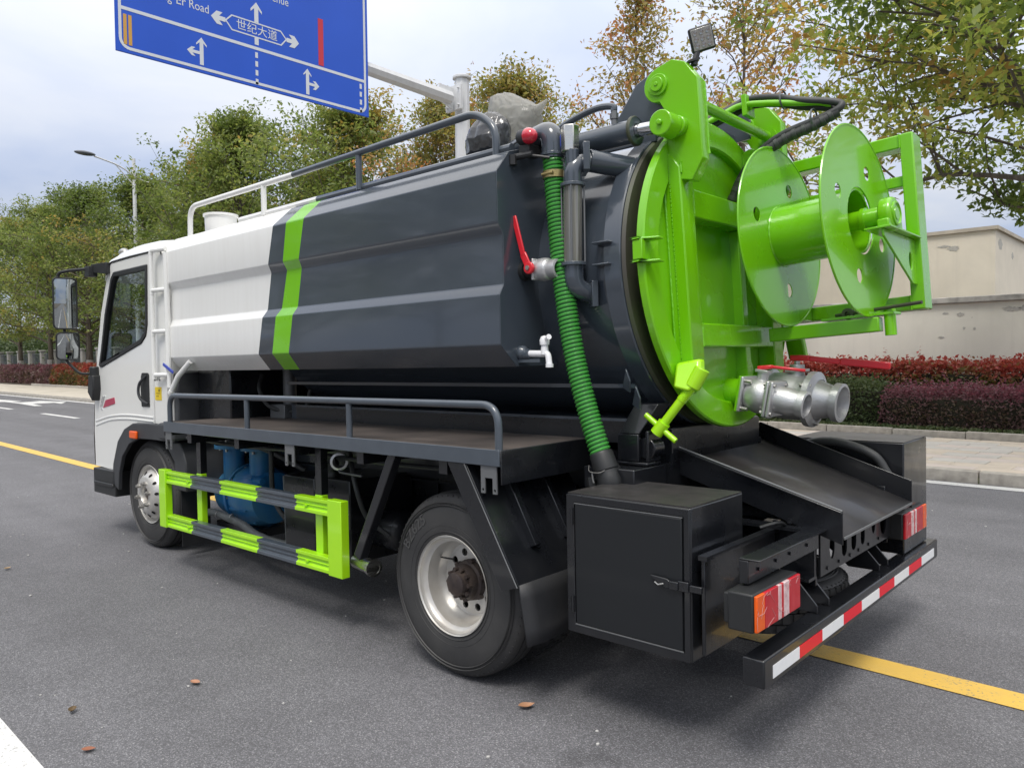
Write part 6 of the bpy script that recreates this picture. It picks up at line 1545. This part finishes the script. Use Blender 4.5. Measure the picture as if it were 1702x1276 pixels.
# ---------------------------------------------------------------- tool boxes
BX0, BX1, BY0, BY1, BZ0, BZ1 = .583, 1.113, .06, .455, .318, .853
def tool_box(y0, y1, face):
    t = B('tool_box', MB().box(BX0, BX1, y0, y1, BZ0, BZ1 - .004), M['black'], bevel=.006)
    MB().box(BX0 + .003, BX1 - .003, y0 + .003, y1 - .003, BZ1 - .0035, BZ1).build('box_lid', M['lid'], T).parent = t
    return t
tb1 = tool_box(BY0, BY1, -1)
dxx = (.628, 1.083, .358, .812)
fr_p = [(BX0 + .002, BZ0 + .002), (BX1 - .002, BZ0 + .002), (BX1 - .002, BZ1 - .006), (BX0 + .002, BZ1 - .006)]
gp = [(dxx[0] - .006, dxx[2] - .006), (dxx[1] + .006, dxx[2] - .006), (dxx[1] + .006, dxx[3] + .006), (dxx[0] - .006, dxx[3] + .006)]
MB().plate(fr_p, [gp], (0, BY0 - .0005, 0), (1, 0, 0), (0, 0, 1), .008).build('door_frame', M['black'], T, bevel=.003).parent = tb1
MB().box(dxx[0], dxx[1], BY0 - .011, BY0 - .0008, dxx[2], dxx[3]).build('box_door', mat('satin_black_paint', (0.008, 0.0095, 0.0115), 0.45, coat=.05, bump=.03, bscale=20), T, bevel=.003).parent = tb1
MB().tube([(dxx[0] - .003, BY0 - .0095, dxx[3] + .003), (dxx[1] + .003, BY0 - .0095, dxx[3] + .003)], .0022, n=5).tube([(dxx[0] - .003, BY0 - .0095, dxx[2] - .004), (dxx[1] + .003, BY0 - .0095, dxx[2] - .004)], .0026, n=5).build('worn_edge', M['greyplate'], T).parent = tb1
for z_ in (.765, .43): MB().cyl((.616, BY0 - .014, z_ - .03), (.616, BY0 - .014, z_ + .03), .007, n=8).box(.60, .616, BY0 - .0125, BY0 - .0085, z_ - .02, z_ + .02).build('hinge', M['black'], T).parent = tb1
la = MB().prism([(.962, BY0 - .013, .604), (1.03, BY0 - .013, .600), (1.05, BY0 - .013, .588), (1.05, BY0 - .013, .572), (1.03, BY0 - .013, .566), (.985, BY0 - .013, .585)], (0, -.010, 0))
la.box(1.04, 1.075, BY0 - .028, BY0 - .012, .567, .596).box(1.07, 1.112, BY0 - .0215, BY0 - .0125, .565, .60).box(1.1135, 1.16, BY0 - .019, BY0 - .008, .568, .592)
la.build('latch', M['black'], T, bevel=.003).parent = tb1
MB().tube([(.985, BY0 - .026, .583), (1.0, BY0 - .030, .577), (1.02, BY0 - .026, .583)], .003, n=6).build('latch_ring', M['zinc'], T).parent = tb1
tb2 = dup(tb1, (0, 0, 0)); tb2.location = (0.15, 0, .09)
for o in list(tb2.children): bpy.data.objects.remove(o)
bpy.data.objects.remove(tb2)
t2 = B('tool_box', MB().box(.80, 1.34, 1.70, 2.10, .40, .935), M['black'], bevel=.006)
MB().box(.803, 1.337, 1.703, 2.097, .9355, .938).build('box_lid', M['blacktop'], T).parent = t2
B('spare_hose', MB().tube(spline([(.85, 1.66, .90), (.98, 1.655, .93), (1.10, 1.65, .92), (1.22, 1.66, .87), (1.28, 1.67, .78)], 8), .022, n=12), M['hose'])
# splash board with a rolled top behind the box
sbd = B('splash_board', MB().box(1.135, 1.150, .085, .66, .345, .672), M['black'], bevel=.003)
MB().box(1.130, 1.163, .075, .70, .6725, .688).build('rolled_edge', M['black'], T).parent = sbd

# ---------------------------------------------------------------- chute
ch_ = MB(); fz0, fz1 = .945, .678; cx0, cx1 = .655, 1.402; cyl_, cyr_ = .685, 1.592
def fzx(x): return fz0 + (fz1 - fz0) * (x - cx0) / (cx1 - cx0)
ch_.add([(cx0, cyl_, fz0), (cx1, cyl_, fz1), (cx1, cyr_, fz1), (cx0, cyr_, fz0)], [(0, 1, 2, 3)])
chute = B('chute', ch_, M['blacktop']); q_ = chute.modifiers.new('thickness', 'SOLIDIFY'); q_.thickness = .008; q_.offset = -1
for y_, s_ in ((cyl_, -1), (cyr_, 1)):
    w_ = MB().prism([(cx0 - .06, y_, fz0 - .05), (cx1, y_, fz1 - .03), (cx1, y_, fz1 + .098), (cx0 + .02, y_, fz0 + .048 if s_ < 0 else fz0 + .075), (cx0 - .06, y_, fz0 + .02)], (0, s_ * .006, 0))
    w_.prism([(cx1, y_ + s_ * .0065, fz1 + .098), (cx1, y_ + s_ * .0065, fz1 + .090), (cx0 - .06, y_ + s_ * .0065, fz0 + .055), (cx0 - .06, y_ + s_ * .0065, fz0 + .063)], (0, s_ * .02, 0)) if s_ < 0 else None
    w_.build('chute_side', M['black'], T, bevel=.002).parent = chute
MB().tube([(cx0, cyl_ - .010, fz0 + .050), (cx1, cyl_ - .010, fz1 + .099)], .004, n=6).build('worn_edge', M['greyplate'], T).parent = chute
MB().box(cx1 - .002, cx1 + .004, cyl_ + .004, cyr_ - .004, fz1 - .012, fz1 - .001).build('chute_lip', M['greyplate'], T, bevel=.002).parent = chute
B('chute_support', MB().box(.62, .70, .70, 1.58, .70, .90).box(.5, 1.28, .75, .80, .70, .74), M['black'])
B('tank_rear_bearer', MB().box(.45, .72, .62, 1.48, .88, 1.06).box(.60, .66, .45, 1.65, .84, .90), M['black'], bevel=.004)
# saddle bracket under the flange, with its roller
sbk = B('saddle_bracket', MB().prism([(.555, .46, 1.045), (.655, .46, 1.045), (.715, .52, 1.17), (.60, .52, 1.17)], (0, .10, 0)).box(.55, .655, .455, .475, .93, 1.044).box(.685, .70, .46, .56, .93, 1.06).box(.55, .70, .45, .56, .915, .929), M['black'], bevel=.004)
MB().cyl((.675, .43 + .05, .985), (.675, .56, .985), .045, n=20).build('roller', M['black'], T, bevel=.004).parent = sbk
B('lower_box', MB().box(.45, .70, .35, .62, .82, .912), M['black'], bevel=.005)

# ---------------------------------------------------------------- rear crossmember, light bars, bumper
hl = [circ2(.845, .60, .028, 18, ry=.05), slot2(.985, .588, .030, .055), slot2(1.10, .590, .030, .055), slot2(1.215, .592, .026, .055), circ2(1.36, .605, .026, 16, ry=.045), circ2(1.50, .60, .045, 18, ry=.07)]
cm = B('rear_crossmember', MB().plate([(.72, .503), (1.62, .503), (1.62, .68), (.72, .69)], hl, (1.296, 0, 0), (0, 1, 0), (0, 0, 1), .008), M['black'])
cmb_ = MB()
for y_ in (.79, .92, 1.05, 1.16, 1.29, 1.43):
    for z_ in (.525, .66): cmb_.cyl((1.30, y_, z_), (1.309, y_, z_), .008, n=6)
cmb_.build('bolt_row', M['black'], T).parent = cm
B('frame_end_plate', MB().box(1.27, 1.292, .70, .715, .47, .715).box(1.27, 1.292, 1.60, 1.615, .47, .70), M['black'], bevel=.002)
def tail_light(y0, y1, inner_first):
    x0 = 1.345
    t = B('tail_light', MB().box(x0 - .075, x0 + .012, y0, y1, .488, .612).box(x0 - .10, x0 - .06, y0 + .02, y1 - .1, .50, .60), M['plastic'], bevel=.006)
    w = y1 - y0
    seg = [(.0, .17, 'amber'), (.172, .47, 'redlens'), (.472, .55, 'whitelens'), (.552, .60, 'redlens'), (.602, .73, 'whitelens'), (.732, 1.0, 'redlens')]
    for a, b, c in seg:
        if not inner_first: a, b = 1 - b, 1 - a
        MB().box(x0 + .0125, x0 + .024, y0 + .004 + (w - .008) * a, y0 + .004 + (w - .008) * b, .492, .608).build({'amber': 'amber_lens', 'redlens': 'red_lens', 'whitelens': 'clear_lens'}[c], M[c], T, bevel=.003).parent = t
    # crinkled wrapping film left on the lamp
    rg = random.Random(int(y0 * 100) + 5); wr = MB()
    for i in range(16):
        a = V((x0 + .0252, y0 + w * rg.random(), .495 + .11 * rg.random())); b = a + V((0, rg.uniform(-.07, .07), rg.uniform(-.05, .05)))
        b.y = min(max(b.y, y0 + .004), y1 - .004); b.z = min(max(b.z, .494), .606); mid = (a + b) / 2 + V((.001, rg.uniform(-.01, .01), rg.uniform(-.01, .01)))
        wr.tube([a, mid, b], .0006, n=4)
    wr.build('film_crease', M['film'], T).parent = t
    bpy.data.objects[[c.name for c in t.children if c.name.startswith('film_crease')][0]]['kind'] = 'stuff'
    return t
M['film'] = mat('clear_film_crease', (.60, .34, .34), .25)
lb = B('light_bar', MB().box(1.272, 1.305, .085, .70, .618, .695).box(1.272, 1.345, .085, .70, .6955, .702), M['black'], bevel=.003)
for y_ in (.16, .30, .42, .58): MB().cyl((1.305, y_, .655), (1.311, y_, .655), .0065, n=6).build('bolt', M['black'], T, smooth=False).parent = lb
B('light_bar', MB().box(1.272, 1.305, 1.60, 1.97, .60, .66).box(1.25, 1.29, 1.58, 1.66, .50, .74), M['black'], bevel=.003)
tail_light(.005, .358, True)
tail_light(1.612, 1.985, False)
bp_ = B('rear_bumper', MB().box(1.298, 1.3745, .045, 2.165, .303, .396), M['black'], bevel=.006)
ed = [.107, .325, .537, .758, .970, 1.197, 1.411, 1.640, 1.857, 2.09]
for i in range(9):
    MB().box(1.375, 1.3765, ed[i], ed[i + 1] - .0005, .322, .364).build('reflective_stripe', M['reflwhite'] if i % 2 == 0 else M['reflred'], T, smooth=False).parent = bp_
for y_ in (.60, 1.34):
    g = MB().prism([(1.02, y_, .55), (1.14, y_, .57), (1.27, y_, .50), (1.335, y_, .425), (1.335, y_, .398), (1.20, y_, .398)], (0, .008, 0))
    g.prism([(1.02, y_ + .12, .55), (1.14, y_ + .12, .57), (1.27, y_ + .12, .50), (1.335, y_ + .12, .425), (1.335, y_ + .12, .398), (1.20, y_ + .12, .398)], (0, .008, 0))
    g.prism([(1.02, y_ + .0085, .55), (1.20, y_ + .0085, .398), (1.21, y_ + .0085, .402), (1.03, y_ + .0085, .555)], (0, .111, 0))
    g.build('bumper_bracket', M['black'], T, bevel=.003).parent = bp_
B('brake_line', MB().tube(spline([(1.15, .52, .71), (1.19, .55, .725), (1.20, .60, .72), (1.19, .66, .70)], 6), .007, n=8), M['plastic'])
for (x_, y_, z_) in ((1.18, .60, .72), (1.20, .69, .715), (1.25, .695, .65), (1.22, .675, .60)):
    B('frame_bolt', MB().cyl((x_, y_, z_), (x_, y_ - .016, z_), .012, n=6), M['black'], smooth=False)

# ---------------------------------------------------------------- plastic wrapped valve on top of the tank: separate bags lying there
def bag(name, label, rings, m, seed, amp, spike=None):
    """loft of crumpled rings: (z, cx, cy, rx, ry)"""
    n = 96; vs, fs = [], []
    R_ = []
    zs = [r[0] for r in rings]
    K = 64
    for k in range(K + 1):
        z = zs[0] + (zs[-1] - zs[0]) * k / K
        for i in range(len(rings) - 1):
            if rings[i][0] <= z <= rings[i + 1][0] + 1e-9:
                t = (z - rings[i][0]) / (rings[i + 1][0] - rings[i][0]); a, b = rings[i], rings[i + 1]
                R_.append([a[q] + (b[q] - a[q]) * t for q in range(5)]); break
    for z, cx, cy, rx, ry in R_:
        for j in range(n):
            t = 2 * math.pi * j / n
            P_ = V((math.cos(t) * 1.3 + seed, math.sin(t) * 1.3, z * 6))
            rid = lambda s_, o_: 1 - 2 * abs(noise.noise(P_ * s_ + V((o_, o_, 0))))
            pleat = 1 - 2 * abs(noise.noise((t * 3.2 + seed, z * 2.5, seed)))
            nz = .9 * noise.noise(P_ * 1.4) + .45 * rid(2.3, 3) + .28 * rid(4.6, 7) + .5 * pleat * max(0, 1 - (z - zs[0]) / .22)
            q = 1 + amp * nz
            vs.append((cx + rx * q * math.cos(t), cy + ry * q * math.sin(t), z + .008 * nz))
    for k in range(K): fs += [(k * n + j, k * n + (j + 1) % n, (k + 1) * n + (j + 1) % n, (k + 1) * n + j) for j in range(n)]
    fs += [tuple(range(n - 1, -1, -1)), tuple(range(K * n, K * n + n))]
    mb_ = MB().add(vs, fs)
    if spike:
        a_, tip = V(spike[0]), V(spike[1]); K2, n2 = 26, 22; v2 = []
        for k in range(K2 + 1):
            t = k / K2; c_ = a_.lerp(tip, t) + V((0, 0, -.028 * math.sin(math.pi * t)))
            for j in range(n2):
                w = 2 * math.pi * j / n2; nz = 1 - 2 * abs(noise.noise((w * 1.5 + seed, t * 5, seed))) + .5 * noise.noise((w * 3, t * 11, 3))
                q = 1 + .22 * nz
                v2.append((c_.x, c_.y + math.cos(w) * .075 * (1 - .93 * t ** .8) * q, c_.z + math.sin(w) * spike[2] * (1 - .90 * t ** 1.1) * q))
        mb_.add(v2, [(k * n2 + j, k * n2 + (j + 1) % n2, (k + 1) * n2 + (j + 1) % n2, (k + 1) * n2 + j) for k in range(K2) for j in range(n2)] + [tuple(range(n2 - 1, -1, -1)), tuple(range(K2 * n2, K2 * n2 + n2))])
    o = mb_.build(name, m, angle=180); o.rotation_euler = MW.to_euler()
    tag(o, label, 'bag', 'plastic bags wrapped on the tank top')
    return o
bag('plastic_bag', 'pale grey crumpled plastic bag with a pointed corner on top of the tank', [(2.38, -.11, .62, .08, .08), (2.46, -.12, .62, .095, .09), (2.52, -.135, .62, .125, .10), (2.58, -.15, .62, .135, .10), (2.63, -.18, .62, .105, .085), (2.67, -.205, .62, .07, .065), (2.69, -.215, .62, .03, .03)], M['bag'], 3.1, .15, spike=((-.12, .62, 2.555), (.062, .62, 2.60), .062))
bag('plastic_bag', 'dark plastic wrapped bundle below the pale bag, behind the railing end', [(2.36, -.18, .46, .11, .08), (2.42, -.175, .46, .115, .09), (2.47, -.16, .46, .105, .08), (2.51, -.15, .46, .08, .06), (2.535, -.15, .46, .045, .04), (2.545, -.15, .46, .02, .02)], M['bagdark'], 8.7, .10)
bpy.context.view_layer.update()
